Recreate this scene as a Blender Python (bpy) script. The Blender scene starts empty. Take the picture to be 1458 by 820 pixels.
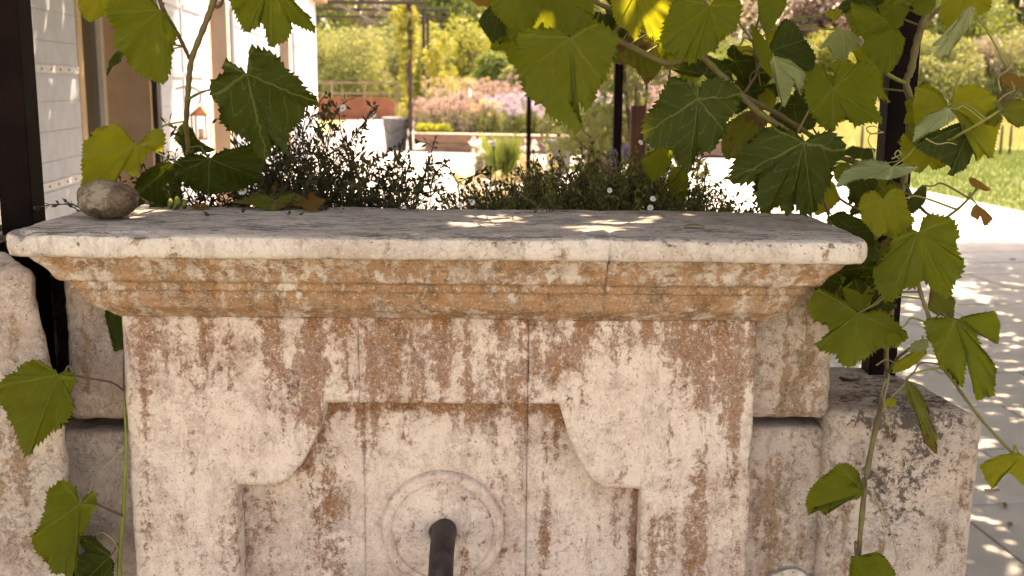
import bpy, bmesh, math, random
import numpy as np
from mathutils import Vector, Matrix
random.seed(7); np.random.seed(7)
S = bpy.context.scene; COL = S.collection
# ------------------------------------------------------------------ camera
F = 1550.0; TH = math.atan(290 / F); RO = 0.009; H = 1.55      # focal length in photo pixels, pitch, roll, eye height
fw = Vector((0, math.cos(TH), -math.sin(TH))); r0 = Vector((1, 0, 0)); u0 = Vector((0, math.sin(TH), math.cos(TH)))
cr = r0 * math.cos(RO) + u0 * math.sin(RO); cu = u0 * math.cos(RO) - r0 * math.sin(RO)
cam = bpy.data.cameras.new('camera'); co = bpy.data.objects.new('camera', cam); COL.objects.link(co)
co.matrix_world = Matrix(((cr.x, cu.x, -fw.x, 0), (cr.y, cu.y, -fw.y, 0), (cr.z, cu.z, -fw.z, H), (0, 0, 0, 1)))
cam.sensor_width = 36; cam.lens = 36 * F / 1458; cam.clip_start = 0.05; cam.clip_end = 2000
cam.dof.use_dof = True; cam.dof.focus_distance = 1.75; cam.dof.aperture_fstop = 7.5
S.camera = co
# ------------------------------------------------------------------ light
SUN_EL = math.radians(60); SUN_AZ = math.radians(33)           # azimuth clockwise from +Y (to the right)
w = bpy.data.worlds.new('World'); S.world = w; w.use_nodes = True
nt = w.node_tree; bg = nt.nodes['Background']; sk = nt.nodes.new('ShaderNodeTexSky')
sk.sky_type = 'NISHITA'; sk.sun_disc = False; sk.sun_elevation = SUN_EL; sk.sun_rotation = SUN_AZ; sk.dust_density = 3.0
nt.links.new(sk.outputs[0], bg.inputs[0]); bg.inputs[1].default_value = 0.15
sl = bpy.data.lights.new('sun', 'SUN'); sl.energy = 3.3; sl.angle = math.radians(0.6); sl.color = (1.0, 0.93, 0.82)
so = bpy.data.objects.new('sun', sl); COL.objects.link(so)
sd = Vector((math.sin(SUN_AZ) * math.cos(SUN_EL), math.cos(SUN_AZ) * math.cos(SUN_EL), math.sin(SUN_EL)))
so.rotation_euler = (-sd).to_track_quat('-Z', 'Y').to_euler(); so.location = sd * 30
vs = S.view_settings; vs.view_transform = 'Standard'; vs.look = 'None'; vs.gamma = 1; vs.exposure = 2.55
vs.use_white_balance = True; vs.white_balance_temperature = 9600; vs.white_balance_tint = 21
S.cycles.max_bounces = 8; S.cycles.diffuse_bounces = 5; S.cycles.transmission_bounces = 4; S.cycles.transparent_max_bounces = 6

# ------------------------------------------------------------------ measuring helpers
def ray(px, py): return fw + cr * ((px - 729) / F) + cu * ((410 - py) / F)
def P(px, py, Y):
    d = ray(px, py); k = Y / d.y; return Vector((d.x * k, Y, H + d.z * k))
def G(px, py, z=0.0):
    d = ray(px, py); k = (z - H) / d.z; return Vector((d.x * k, d.y * k, z))
def proj(v):
    v = np.asarray(v, float) - np.array([0, 0, H]); z = v @ np.array(fw)
    return 729 + F * (v @ np.array(cr)) / z, 410 - F * (v @ np.array(cu)) / z
AL = math.radians(5.5); CA, SA = math.cos(AL), math.sin(AL)     # terrace axis turned left of the fountain's axis
def T(L, D, z=0.0): return Vector((L * CA - D * SA, L * SA + D * CA, z))
def DW(px, L=-2.02, py=160):                                    # distance along the house wall seen at a column
    d = ray(px, py); t = L / (d.x * CA + d.y * SA); return t * (-d.x * SA + d.y * CA)
# ------------------------------------------------------------------ noise
_pt = np.random.RandomState(3).rand(64, 64, 64)
def vnoise(p):
    p = np.asarray(p, float); i = np.floor(p).astype(int); f = p - i; f = f * f * (3 - 2 * f); i &= 63; j = (i + 1) & 63
    def g(a, b, c): return _pt[a, b, c]
    x0, y0, z0 = i.T; x1, y1, z1 = j.T; fx, fy, fz = f.T
    a = g(x0, y0, z0) * (1 - fx) + g(x1, y0, z0) * fx; b = g(x0, y1, z0) * (1 - fx) + g(x1, y1, z0) * fx
    c = g(x0, y0, z1) * (1 - fx) + g(x1, y0, z1) * fx; d = g(x0, y1, z1) * (1 - fx) + g(x1, y1, z1) * fx
    return (a * (1 - fy) + b * fy) * (1 - fz) + (c * (1 - fy) + d * fy) * fz
def fbm(p, s, o=4):
    p = np.asarray(p, float) * s; r = 0; a = 0.5; t = 0
    for k in range(o): r = r + a * vnoise(p + 17.3 * k); t += a; a *= 0.5; p = p * 2.03
    return r / t * 2 - 1
# ------------------------------------------------------------------ object helpers
def link(o, parent=None):
    COL.objects.link(o)
    if parent: o.parent = parent
    return o
def mesh(name, v, f, mat=None, parent=None, smooth=True, loc=None):
    me = bpy.data.meshes.new(name); me.from_pydata([tuple(a) for a in v], [], [tuple(int(i) for i in a) for a in f]); me.update()
    if smooth: me.polygons.foreach_set('use_smooth', [True] * len(me.polygons))
    if mat: me.materials.append(mat)
    o = bpy.data.objects.new(name, me)
    if loc is not None: o.location = loc
    return link(o, parent)
def quads(name, V, mat, parent=None, smooth=False, n=4):          # fast: V is (k, n, 3), k loose n-gons
    V = np.asarray(V, float); k = len(V); me = bpy.data.meshes.new(name)
    me.vertices.add(k * n); me.vertices.foreach_set('co', V.reshape(-1)); me.loops.add(k * n)
    me.loops.foreach_set('vertex_index', np.arange(k * n, dtype=np.int32)); me.polygons.add(k)
    me.polygons.foreach_set('loop_start', np.arange(0, k * n, n, dtype=np.int32)); me.update(calc_edges=True)
    me.materials.append(mat); return link(bpy.data.objects.new(name, me), parent)
def tag(o, label=None, cat=None, group=None, kind=None):
    if label: o['label'] = label
    if cat: o['category'] = cat
    if group: o['group'] = group
    if kind: o['kind'] = kind
    return o
def empty(name, loc, label=None, cat=None, group=None, rz=0):
    o = bpy.data.objects.new(name, None); o.location = loc; o.rotation_euler = (0, 0, rz); o.empty_display_size = 0.1
    return tag(link(o), label, cat, group)
def keep(o, parent):                                            # parent without moving world-space geometry
    o.parent = parent; o.matrix_parent_inverse = Matrix.LocRotScale(parent.location, parent.rotation_euler, None).inverted(); return o
def bake(o):
    return o
def box(x0, x1, y0, y1, z0, z1):
    v = [(x, y, z) for z in (z0, z1) for y in (y0, y1) for x in (x0, x1)]
    return v, [(0, 2, 3, 1), (4, 5, 7, 6), (0, 1, 5, 4), (1, 3, 7, 5), (3, 2, 6, 7), (2, 0, 4, 6)]
def boxo(name, x0, x1, y0, y1, z0, z1, mat, parent=None, bev=0.0):
    v, f = box(x0, x1, y0, y1, z0, z1); o = mesh(name, v, f, mat, parent, smooth=False)
    if bev:
        bm = bmesh.new(); bm.from_mesh(o.data); bmesh.ops.bevel(bm, geom=bm.edges[:], offset=bev, segments=2, affect='EDGES', profile=0.6); bm.to_mesh(o.data); bm.free()
    return o
def tube_vf(pts, rad, n=8, base=0):
    pts = [Vector(p) for p in pts]; v = []; f = []
    if not hasattr(rad, '__len__'): rad = [rad] * len(pts)
    up = Vector((0.13, 0.2, 1)).normalized()
    for i, p in enumerate(pts):
        t = (pts[min(i + 1, len(pts) - 1)] - pts[max(i - 1, 0)]).normalized()
        a = t.cross(up)
        if a.length < 0.1: a = t.cross(Vector((1, 0.1, 0)))
        a.normalize(); b = t.cross(a)
        for k in range(n):
            an = 2 * math.pi * k / n; v.append(p + (a * math.cos(an) + b * math.sin(an)) * rad[i])
    for i in range(len(pts) - 1):
        for k in range(n):
            q = (k + 1) % n; f.append((base + i * n + k, base + i * n + q, base + (i + 1) * n + q, base + (i + 1) * n + k))
    f.append(tuple(base + k for k in range(n))[::-1]); f.append(tuple(base + (len(pts) - 1) * n + k for k in range(n)))
    return v, f
def tube(name, pts, rad, mat, parent=None, n=8):
    v, f = tube_vf(pts, rad, n); return mesh(name, v, f, mat, parent)
def tubes(name, lst, mat, parent=None, n=5):
    V = []; Fc = []
    for pts, rad in lst:
        v, f = tube_vf(pts, rad, n, len(V)); V += v; Fc += f
    return mesh(name, V, Fc, mat, parent)
def smooth_path(pts, k=6):
    pts = [Vector(p) for p in pts]; out = []
    for i in range(len(pts) - 1):
        a = pts[max(i - 1, 0)]; b = pts[i]; c = pts[i + 1]; d = pts[min(i + 2, len(pts) - 1)]
        for j in range(k):
            t = j / k; out.append(0.5 * ((2 * b) + (c - a) * t + (2 * a - 5 * b + 4 * c - d) * t * t + (3 * b - a - 3 * c + d) * t ** 3))
    return out + [pts[-1]]
def lathe(name, prof, c, mat, parent=None, n=48, axis='z'):
    v = []; f = []
    for r, h in prof:
        for k in range(n):
            a = 2 * math.pi * k / n
            v.append((c[0] + r * math.cos(a), c[1] + r * math.sin(a), c[2] + h) if axis == 'z' else (c[0] + r * math.cos(a), c[1] - h, c[2] + r * math.sin(a)))
    for i in range(len(prof) - 1):
        for k in range(n): q = (k + 1) % n; f.append((i * n + k, i * n + q, (i + 1) * n + q, (i + 1) * n + k))
    return mesh(name, v, f, mat, parent)
# ------------------------------------------------------------------ material helpers
class N:
    def __init__(s, name):
        s.m = bpy.data.materials.new(name); s.m.use_nodes = True; s.t = s.m.node_tree; s.t.nodes.clear()
        s.out = s.t.nodes.new('ShaderNodeOutputMaterial')
    def n(s, typ, ins=None, **kw):
        nd = s.t.nodes.new('ShaderNode' + typ)
        for k, v in kw.items(): setattr(nd, k, v)
        if ins:
            for k, v in ins.items():
                i = nd.inputs[k]
                if hasattr(v, 'is_output') or hasattr(v, 'links'): s.t.links.new(v, i)
                else:
                    try: i.default_value = v
                    except Exception: i.default_value = (*v, 1)
        return nd
    def math(s, op, a, b=0.0, c=0.0, clamp=False):
        return s.n('Math', {0: a, 1: b, 2: c}, operation=op, use_clamp=clamp).outputs[0]
    def noise(s, vec, scale, detail=4, rough=0.55, dist=0.0):
        return s.n('TexNoise', {'Vector': vec, 'Scale': scale, 'Detail': detail, 'Roughness': rough, 'Distortion': dist}).outputs[0]
    def scalev(s, vec, sc): return s.n('VectorMath', {0: vec, 1: sc}, operation='MULTIPLY').outputs[0]
    def ramp(s, x, a, b, lo=0.0, hi=1.0):
        return s.n('MapRange', {0: x, 1: a, 2: b, 3: lo, 4: hi}, interpolation_type='SMOOTHSTEP').outputs[0]
    def mix(s, f, a, b, blend='MIX'):
        nd = s.n('Mix', None, data_type='RGBA', blend_type=blend)
        for k, v in ((0, f), (6, a), (7, b)):
            if hasattr(v, 'links'): s.t.links.new(v, nd.inputs[k])
            else: nd.inputs[k].default_value = v if k == 0 else (*v[:3], 1)
        return nd.outputs[2]
    def obj(s): return s.n('TexCoord').outputs['Object']
    def pos(s): return s.n('NewGeometry').outputs['Position']
    def bump(s, h, strength, dist): return s.n('Bump', {'Height': h, 'Strength': strength, 'Distance': dist}).outputs[0]
    def fin(s, col, rough=0.8, bump=None, spec=0.3, metal=0.0, **kw):
        d = {'Base Color': col, 'Roughness': rough, 'Specular IOR Level': spec, 'Metallic': metal}; d.update(kw)
        if bump is not None: d['Normal'] = bump
        b = s.n('BsdfPrincipled', d); s.t.links.new(b.outputs[0], s.out.inputs[0]); return s.m
def simple(name, c1, c2, scale=8, rough=0.7, bs=0.3, bd=0.002, stretch=(1, 1, 1), spec=0.3, metal=0.0):
    m = N(name); p = m.scalev(m.pos(), stretch); a = m.noise(p, scale, 5); b = m.noise(p, scale * 9, 3)
    f = m.ramp(m.math('ADD', m.math('MULTIPLY', a, 0.7), m.math('MULTIPLY', b, 0.3)), 0.35, 0.65)
    return m.fin(m.mix(f, c1, c2), rough, m.bump(b, bs, bd), spec, metal)
def stone(name, light, mid, dark, ochre, bump=1.0, top=0.0):
    """weathered limestone: point attribute 'wear' = (brown stain + recess shade, black lichen, ochre wash + recess shade); top = black weathering streaks on upward faces"""
    m = N(name); p = m.pos(); at = m.n('Attribute', attribute_name='wear_shade').outputs['Vector']
    sx = m.n('SeparateXYZ', {0: at}); st, li, oc = sx.outputs
    wp = m.n('VectorMath', {0: p, 1: m.scalev(m.n('TexNoise', {'Vector': p, 'Scale': 30.0, 'Detail': 3.0}).outputs[1], (.02, .02, .02))}, operation='ADD').outputs[0]
    streak = m.noise(m.scalev(wp, (1, 1, 0.07)), 40, 4, 0.6); midn = m.noise(wp, 17, 8, 0.72); fine = m.noise(wp, 90, 6, 0.8)
    grit = m.noise(p, 480, 3, 0.7); broad = m.noise(p, 4.0, 5, 0.65)
    c0 = lambda a, k: m.math('MULTIPLY', m.math('SUBTRACT', a, 0.5), k)
    base = m.mix(m.ramp(m.math('ADD', c0(broad, 1.0), m.math('ADD', c0(midn, 1.0), c0(fine, .7))), -0.14, 0.22), light, mid)
    base = m.mix(m.math('MULTIPLY', m.ramp(m.noise(m.scalev(wp, (1, 1, .3)), 50, 6, .8), 0.50, 0.66), 0.55), base, tuple(c * 0.70 for c in mid))
    s = m.math('ADD', m.math('ADD', c0(streak, 1.9), st), m.math('ADD', c0(midn, 1.3), c0(fine, 1.7)))
    sm = m.ramp(s, 0.42, 0.62); halo = m.ramp(s, 0.22, 0.56)
    c = m.mix(m.math('MULTIPLY', halo, 0.42), base, tuple((a * .55 + b * .45) for a, b in zip(mid, dark)))
    stc = m.mix(m.ramp(m.noise(p, 140, 5, .8), 0.42, 0.6), dark, tuple(c * 1.9 for c in dark))
    c = m.mix(m.math('MULTIPLY', sm, 0.8), c, stc)
    # ochre wash
    o = m.math('ADD', oc, m.math('ADD', c0(streak, 2.1), m.math('ADD', c0(midn, 1.5), c0(fine, 1.2))))
    oc_c = m.mix(m.ramp(m.math('ADD', c0(m.noise(m.scalev(wp, (1, 1, .5)), 28, 6, .75), 1.6), c0(fine, .8)), -.1, .25), ochre, tuple(q * 0.5 for q in ochre))
    c = m.mix(m.math('MULTIPLY', m.ramp(o, 0.26, 0.66), 0.93), c, oc_c)
    # pale lime crust: branching threads and specks
    rid = m.math('ABSOLUTE', c0(m.noise(wp, 75, 4, 0.7, .8), 2.0)); cr_ = m.math('MULTIPLY', m.ramp(rid, 0.075, 0.0), m.ramp(m.noise(p, 22, 4, .7), 0.44, 0.6))
    c = m.mix(m.math('MULTIPLY', cr_, 0.55), c, tuple(min(1, q * 1.12) for q in light))
    wsp = m.ramp(m.noise(p, 150, 5, 0.9), 0.55, 0.63); c = m.mix(m.math('MULTIPLY', wsp, 0.62), c, tuple(min(1, q * 1.2) for q in light))
    # dark lichen flecks
    lf = m.noise(wp, 70, 6, 0.8); l = m.math('ADD', li, m.math('ADD', c0(lf, 3.2), c0(midn, 1.6)))
    c = m.mix(m.math('MULTIPLY', m.ramp(l, 0.70, 0.92), 0.8), c, (0.05, 0.036, 0.03))
    pits = m.ramp(m.noise(p, 190, 4, 0.75), 0.62, 0.69); c = m.mix(m.math('MULTIPLY', pits, 0.7), c, (0.09, 0.055, 0.04))
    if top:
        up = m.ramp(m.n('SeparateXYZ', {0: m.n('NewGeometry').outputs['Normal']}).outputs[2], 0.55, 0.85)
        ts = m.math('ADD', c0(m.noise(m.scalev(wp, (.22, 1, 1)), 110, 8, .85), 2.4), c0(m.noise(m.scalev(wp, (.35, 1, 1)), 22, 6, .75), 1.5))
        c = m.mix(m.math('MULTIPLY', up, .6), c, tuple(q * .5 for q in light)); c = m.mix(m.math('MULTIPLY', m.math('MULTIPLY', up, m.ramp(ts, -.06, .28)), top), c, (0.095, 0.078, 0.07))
    h = m.math('ADD', m.math('MULTIPLY', fine, 1.2), m.math('ADD', m.math('MULTIPLY', grit, 0.45), m.math('MULTIPLY', midn, .8)))
    h = m.math('ADD', h, m.math('MULTIPLY', cr_, 0.3)); h = m.math('SUBTRACT', h, m.math('MULTIPLY', pits, 0.6)); h = m.math('SUBTRACT', h, m.math('MULTIPLY', sm, 0.25))
    return m.fin(c, 0.9, m.bump(h, 0.85 * bump, 0.003), 0.18)
def leafmat(name, c1, c2, tc, vein=(0.16, 0.2, 0.04), trans=0.45, rough=0.5, patch=None, veinstr=0.6):
    m = N(name); uv0 = m.n('UVMap').outputs[0]; uv = m.n('VectorMath', {0: uv0, 1: m.scalev(m.n('VectorMath', {0: m.n('TexNoise', {'Vector': uv0, 'Scale': 7.0, 'Detail': 2.0}).outputs[1], 1: (.5, .5, .5)}, operation='SUBTRACT').outputs[0], (.07, .07, 0))}, operation='ADD').outputs[0]; sx = m.n('SeparateXYZ', {0: uv}); u, v = sx.outputs[0], sx.outputs[1]
    tot = None; hgt = None
    for a in (0, 52, -52, 112, -112):
        s_, c_ = math.sin(math.radians(a)), math.cos(math.radians(a))
        x = m.math('MULTIPLY_ADD', u, s_, m.math('MULTIPLY', v, c_)); y = m.math('ABSOLUTE', m.math('MULTIPLY_ADD', u, c_, m.math('MULTIPLY', v, -s_)))
        wd = m.math('MULTIPLY_ADD', x, -0.011, 0.017); pos = m.math('GREATER_THAN', x, 0.0)
        mn = m.math('MULTIPLY', m.math('SUBTRACT', 1.0, m.math('DIVIDE', y, wd), clamp=True), pos)
        fr = m.math('ABSOLUTE', m.math('SUBTRACT', m.math('FRACT', m.math('MULTIPLY', m.math('MULTIPLY_ADD', y, -0.95, x), 6.5)), 0.5))
        sec = m.math('MULTIPLY', m.ramp(fr, 0.085, 0.0), m.math('LESS_THAN', y, m.math('MULTIPLY', x, 0.5)))
        k = m.math('MAXIMUM', mn, m.math('MULTIPLY', sec, 0.42)); tot = k if tot is None else m.math('MAXIMUM', tot, k)
    p = m.pos(); n1 = m.noise(p, 18, 4); n2 = m.noise(p, 130, 3)
    c = m.mix(m.ramp(n1, 0.35, 0.65), c1, c2); t = m.mix(m.ramp(n1, 0.35, 0.65), tc, tuple(q * 0.72 for q in tc))
    if patch:
        pm = m.ramp(m.noise(p, 30, 4, 0.7), 0.52, 0.62); c = m.mix(pm, c, patch); t = m.mix(pm, t, patch)
    sp = m.ramp(m.noise(p, 260, 2), 0.70, 0.76); c = m.mix(m.math('MULTIPLY', sp, 0.6), c, (0.09, 0.05, 0.02))
    c = m.mix(m.math('MULTIPLY', tot, veinstr), c, vein); t = m.mix(m.math('MULTIPLY', tot, veinstr * 0.8), t, tuple(min(1, q * 1.3) for q in vein))
    vor = m.n('TexVoronoi', {'Vector': uv, 'Scale': 34.0}, feature='DISTANCE_TO_EDGE').outputs[0]
    h = m.math('ADD', m.math('MULTIPLY', tot, -1.0), m.math('ADD', m.math('MULTIPLY', m.ramp(vor, 0.0, 0.12), 0.35), m.math('MULTIPLY', n2, 0.3)))
    bp = m.bump(h, 0.5, 0.0012)
    b = m.n('BsdfPrincipled', {'Base Color': c, 'Roughness': rough, 'Specular IOR Level': 0.14, 'Normal': bp})
    tr = m.n('BsdfTranslucent', {'Color': t, 'Normal': bp}); mx = m.n('MixShader', {0: trans, 1: b.outputs[0], 2: tr.outputs[0]})
    m.t.links.new(mx.outputs[0], m.out.inputs[0]); return m.m
def foliage(name, c1, c2, tc, trans=0.35, scale=3.0, rough=0.6):
    m = N(name); p = m.pos(); c = m.mix(m.ramp(m.noise(p, scale, 4), .38, .62), c1, c2)
    ri = m.n('NewGeometry').outputs['Random Per Island']; c = m.mix(m.math('MULTIPLY', ri, 0.45), c, tuple(q * 1.7 for q in c2))
    b = m.n('BsdfPrincipled', {'Base Color': c, 'Roughness': rough, 'Specular IOR Level': 0.3}); tr = m.n('BsdfTranslucent', {'Color': m.mix(ri, tc, tuple(q * .6 for q in tc))})
    mx = m.n('MixShader', {0: trans, 1: b.outputs[0], 2: tr.outputs[0]}); m.t.links.new(mx.outputs[0], m.out.inputs[0]); return m.m
MS = stone('limestone_weathered', (0.68, 0.55, 0.455), (0.47, 0.34, 0.275), (0.165, 0.082, 0.047), (0.29, 0.135, 0.06))
MB = stone('limestone_rough', (0.56, 0.45, 0.37), (0.40, 0.295, 0.24), (0.19, 0.12, 0.08), (0.34, 0.21, 0.12), 1.4)
M_post = simple('painted_steel', (0.0035, 0.0012, 0.0010), (0.009, 0.0035, 0.003), 14, 0.62, 0.3, 0.001, spec=0.06)
M_rust = simple('rusted_iron', (0.03, 0.018, 0.014), (0.05, 0.026, 0.018), 25, 0.6)
M_soil = simple('dark_soil', (0.03, 0.02, 0.012), (0.07, 0.045, 0.028), 30, 0.95, 1, 0.01)
# ================================================================== SETTING
M_pav = N('pale_paving_stone'); p = M_pav.pos(); ri = M_pav.n('ObjectInfo').outputs['Random']
c = M_pav.mix(M_pav.ramp(M_pav.noise(p, 2.2, 6, .6), .35, .65), (0.36, 0.352, 0.335), (0.29, 0.278, 0.26)); c = M_pav.mix(M_pav.math('MULTIPLY', ri, 0.25), c, (0.29, 0.28, 0.265))
c = M_pav.mix(M_pav.math('MULTIPLY', M_pav.ramp(M_pav.noise(p, 40, 4), .55, .7), .25), c, (0.3, 0.25, 0.2))
M_pav = M_pav.fin(c, 0.8, M_pav.bump(M_pav.noise(p, 60, 4), .3, .003))
M_joint = simple('sandy_joint', (0.22, 0.20, 0.18), (0.17, 0.15, 0.13), 20, 0.95)
M_mead = simple('dry_meadow', (0.30, 0.29, 0.12), (0.2, 0.22, 0.07), 0.35, 0.95, .6, .03)
M_lawn = simple('mown_lawn_soil', (0.05, 0.075, 0.015), (0.10, 0.13, 0.03), 2.2, 0.95, .6, .02)
o = mesh('ground', [(-900, -60, -.06), (900, -60, -.06), (900, 1500, -.06), (-900, 1500, -.06)], [(0, 1, 2, 3)], M_mead, smooth=False); tag(o, kind='structure')
# terrace: base sheet with raised tiles
LL, LR = -2.02, 7.87
def tsheet(name, l0, l1, d0, d1, z, mat):
    o = mesh(name, [T(l0, d0, z), T(l1, d0, z), T(l1, d1, z), T(l0, d1, z)], [(0, 1, 2, 3)], mat, smooth=False); return tag(o, kind='structure')
pat = tsheet('patio', -2.6, LR, -9, 47.9, -0.012, M_joint)
tw, td = 0.9, 0.62; proto = None; rest = []
def tile_vf(l0, l1, d0, d1, zt):
    b = 0.004; pts = [T(l0, d0), T(l1, d0), T(l1, d1), T(l0, d1)]; ins = [T(l0 + b, d0 + b), T(l1 - b, d0 + b), T(l1 - b, d1 - b), T(l0 + b, d1 - b)]
    v = [(q.x, q.y, -.011) for q in pts] + [(q.x, q.y, zt - b) for q in pts] + [(q.x, q.y, zt) for q in ins]
    f = [(8, 9, 10, 11)] + [(i, (i + 1) % 4, 4 + (i + 1) % 4, 4 + i) for i in range(4)] + [(4 + i, 4 + (i + 1) % 4, 8 + (i + 1) % 4, 8 + i) for i in range(4)]
    return v, f
nt_ = 0
for r_ in range(-14, 77):
    d0 = r_ * td; off = (r_ % 2) * 0.45
    for c_ in range(-1, 13):
        l0 = LL + off + (c_ - 0.0) * tw; l1 = min(l0 + tw - .008, LR - .004)
        l0 = max(l0, LL + .004)
        if l1 - l0 < 0.1: continue
        v, f = tile_vf(l0, l1, d0, d0 + td - .008, 0.0 + random.uniform(-.002, .002))
        q = T((l0 + l1) / 2, d0); px, py = proj(np.array(q)[None])
        if 3.0 < d0 < 13 and nt_ < 290 and l1 > -1.5 and -60 < px[0] < 1540:
            mesh('paving_tile', v, f, M_pav, pat, smooth=False); nt_ += 1
        else: rest.append((v, f))
V = []; Fc = []
for v, f in rest: b = len(V); V += v; Fc += [tuple(i + b for i in q) for q in f]
tag(mesh('paving_tiles', V, Fc, M_pav, pat, smooth=False), kind='stuff')
# lawn + grass
tsheet('lawn', LR, 60, -9, 27, -0.02, M_lawn)
M_grass = foliage('grass_blades', (0.065, 0.10, 0.018), (0.10, 0.14, 0.025), (0.16, 0.21, 0.03), .3, 0.8)
def blades(n, l0, l1, d0, d1, h, wd, z=-.02, power=1.0):
    u = np.random.rand(n); D = d0 + (d1 - d0) * u ** power; L = l0 + (l1 - l0) * np.random.rand(n)
    x = L * CA - D * SA; y = L * SA + D * CA; a = np.random.rand(n) * math.pi; hh = h * (0.5 + np.random.rand(n)); ww = wd
    dx, dy = np.cos(a) * ww, np.sin(a) * ww; lx, ly = (np.random.rand(n) - .5) * h * 1.1, (np.random.rand(n) - .5) * h * 1.1
    zz = np.full(n, z)
    return np.stack([np.stack([x - dx, y - dy, zz], 1), np.stack([x + dx, y + dy, zz], 1), np.stack([x + lx, y + ly, zz + hh], 1)], 1)
tag(quads('lawn_grass', blades(90000, LR, 19, 9, 27, .06, .006), M_grass, n=3), 'short green grass of the sunlit lawn', 'grass', kind='stuff')
M_dry = foliage('meadow_grass', (0.26, 0.25, 0.10), (0.3, 0.28, 0.12), (0.4, 0.36, 0.12), .3, .3)
tag(quads('meadow_grass', blades(50000, -14, 60, 52, 95, .5, .03, -.06, 1.4), M_dry, n=3), 'tall pale meadow grass beyond the terrace', 'grass', kind='stuff')
tag(quads('dry_grass', blades(40000, LR + .3, 50, 27, 48, .3, .02, -.06), M_dry, n=3), 'bleached grass behind the lawn', 'grass', kind='stuff')
# ------------------------------------------------------------------ generic foliage clouds
def cloud(blobs, n, size, droop=0.0, flat=1.0):
    """n leaf quads spread through overlapping blobs (cx,cy,cz,rx,ry,rz); leaves gather near the surfaces and in clumps"""
    w_ = np.array([b[3] * b[4] * b[5] for b in blobs]) ** .67; idx = np.random.choice(len(blobs), n, p=w_ / w_.sum()); B = np.array(blobs)[idx]
    d = np.random.normal(size=(n, 3)); d /= np.linalg.norm(d, axis=1)[:, None]
    r = 1 - np.abs(np.random.normal(0, .22, n)); r *= 1 + .28 * fbm(d * 2.2 + B[:, :3] * .7, 1.0, 3) ; c = B[:, :3] + d * B[:, 3:] * r[:, None]
    keep_ = fbm(c, 2.4 / max(.6, B[0, 3]), 3) > -.32; c = c[keep_]; n = len(c)
    a = np.random.normal(size=(n, 3)); a[:, 2] = a[:, 2] * flat - droop; a /= np.linalg.norm(a, axis=1)[:, None]
    b = np.cross(a, np.random.normal(size=(n, 3))); b /= np.linalg.norm(b, axis=1)[:, None]
    s = (size * (.5 + np.random.rand(n)))[:, None]; k = .38
    return np.stack([c - a * s * .5, c + b * s * k * .5, c + a * s * .5, c - b * s * k * .5], 1)
M_bark = simple('grey_brown_bark', (0.10, 0.07, 0.05), (0.17, 0.13, 0.10), 9, .9, .8, .02, (1, 1, .25))
MF = dict(
 pale=foliage('pale_willow_foliage', (0.16, 0.17, 0.07), (0.22, 0.24, 0.09), (0.36, 0.36, 0.1), .35, .5),
 mid=foliage('mid_green_foliage', (0.09, 0.12, 0.03), (0.14, 0.18, 0.045), (0.26, 0.3, 0.06), .35, .6),
 yel=foliage('yellow_green_foliage', (0.15, 0.165, 0.04), (0.21, 0.22, 0.05), (0.36, 0.36, 0.06), .4, .8),
 grey=foliage('grey_pink_foliage', (0.22, 0.18, 0.13), (0.30, 0.26, 0.18), (0.34, 0.28, 0.16), .3, .6),
 dark=foliage('dark_evergreen_foliage', (0.03, 0.04, 0.015), (0.05, 0.065, 0.02), (0.06, 0.08, 0.02), .25, .6),
 plum=foliage('plum_foliage', (0.11, 0.07, 0.055), (0.16, 0.11, 0.085), (0.2, 0.13, 0.09), .3, .6))
def tree(name, px, Y, h, r, mat, label, cat='tree', group='trees and bushes beyond the terrace', n=7000, leaf=.3, trunk=None, z0=-.06, nb=14, low=.12, lean=0):
    x = (px - 729) / F * Y; root = empty(name, (x, Y, z0), label, cat, group); th = h * low if trunk is None else trunk
    tips = []; lst = []; top = h * .75
    lst.append(([(0, 0, 0), (random.uniform(-.1, .1) * r, 0, h * .3), (lean, random.uniform(-.1, .1) * r, top)], [r * .07, r * .055, r * .015]))
    blobs = []
    for i in range(nb):
        a = random.uniform(0, 6.283); q = random.uniform(.15, .72) * r; zz = th + (h - th) * random.uniform(.12, .86)
        k = 1.0 - .55 * max(0, (zz / h - .5)) * 2; s = r * random.uniform(.28, .5)
        blobs.append((math.cos(a) * q * k + lean * zz / h, math.sin(a) * q * k, zz, s, s, s * random.uniform(.7, 1.15)))
        lst.append(([(0, 0, max(.1 * h, zz * .45)), (math.cos(a) * q * .5, math.sin(a) * q * .5, zz * .8), blobs[-1][:3]], [r * .035, r * .022, r * .008]))
    tubes('trunk', [(smooth_path(a, 3), np.interp(np.linspace(0, 2, 7), [0, 1, 2], b)) for a, b in lst], M_bark, root)
    tag(quads('crown', cloud(blobs, n, leaf), MF[mat], root), kind='stuff')
    return root
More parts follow.
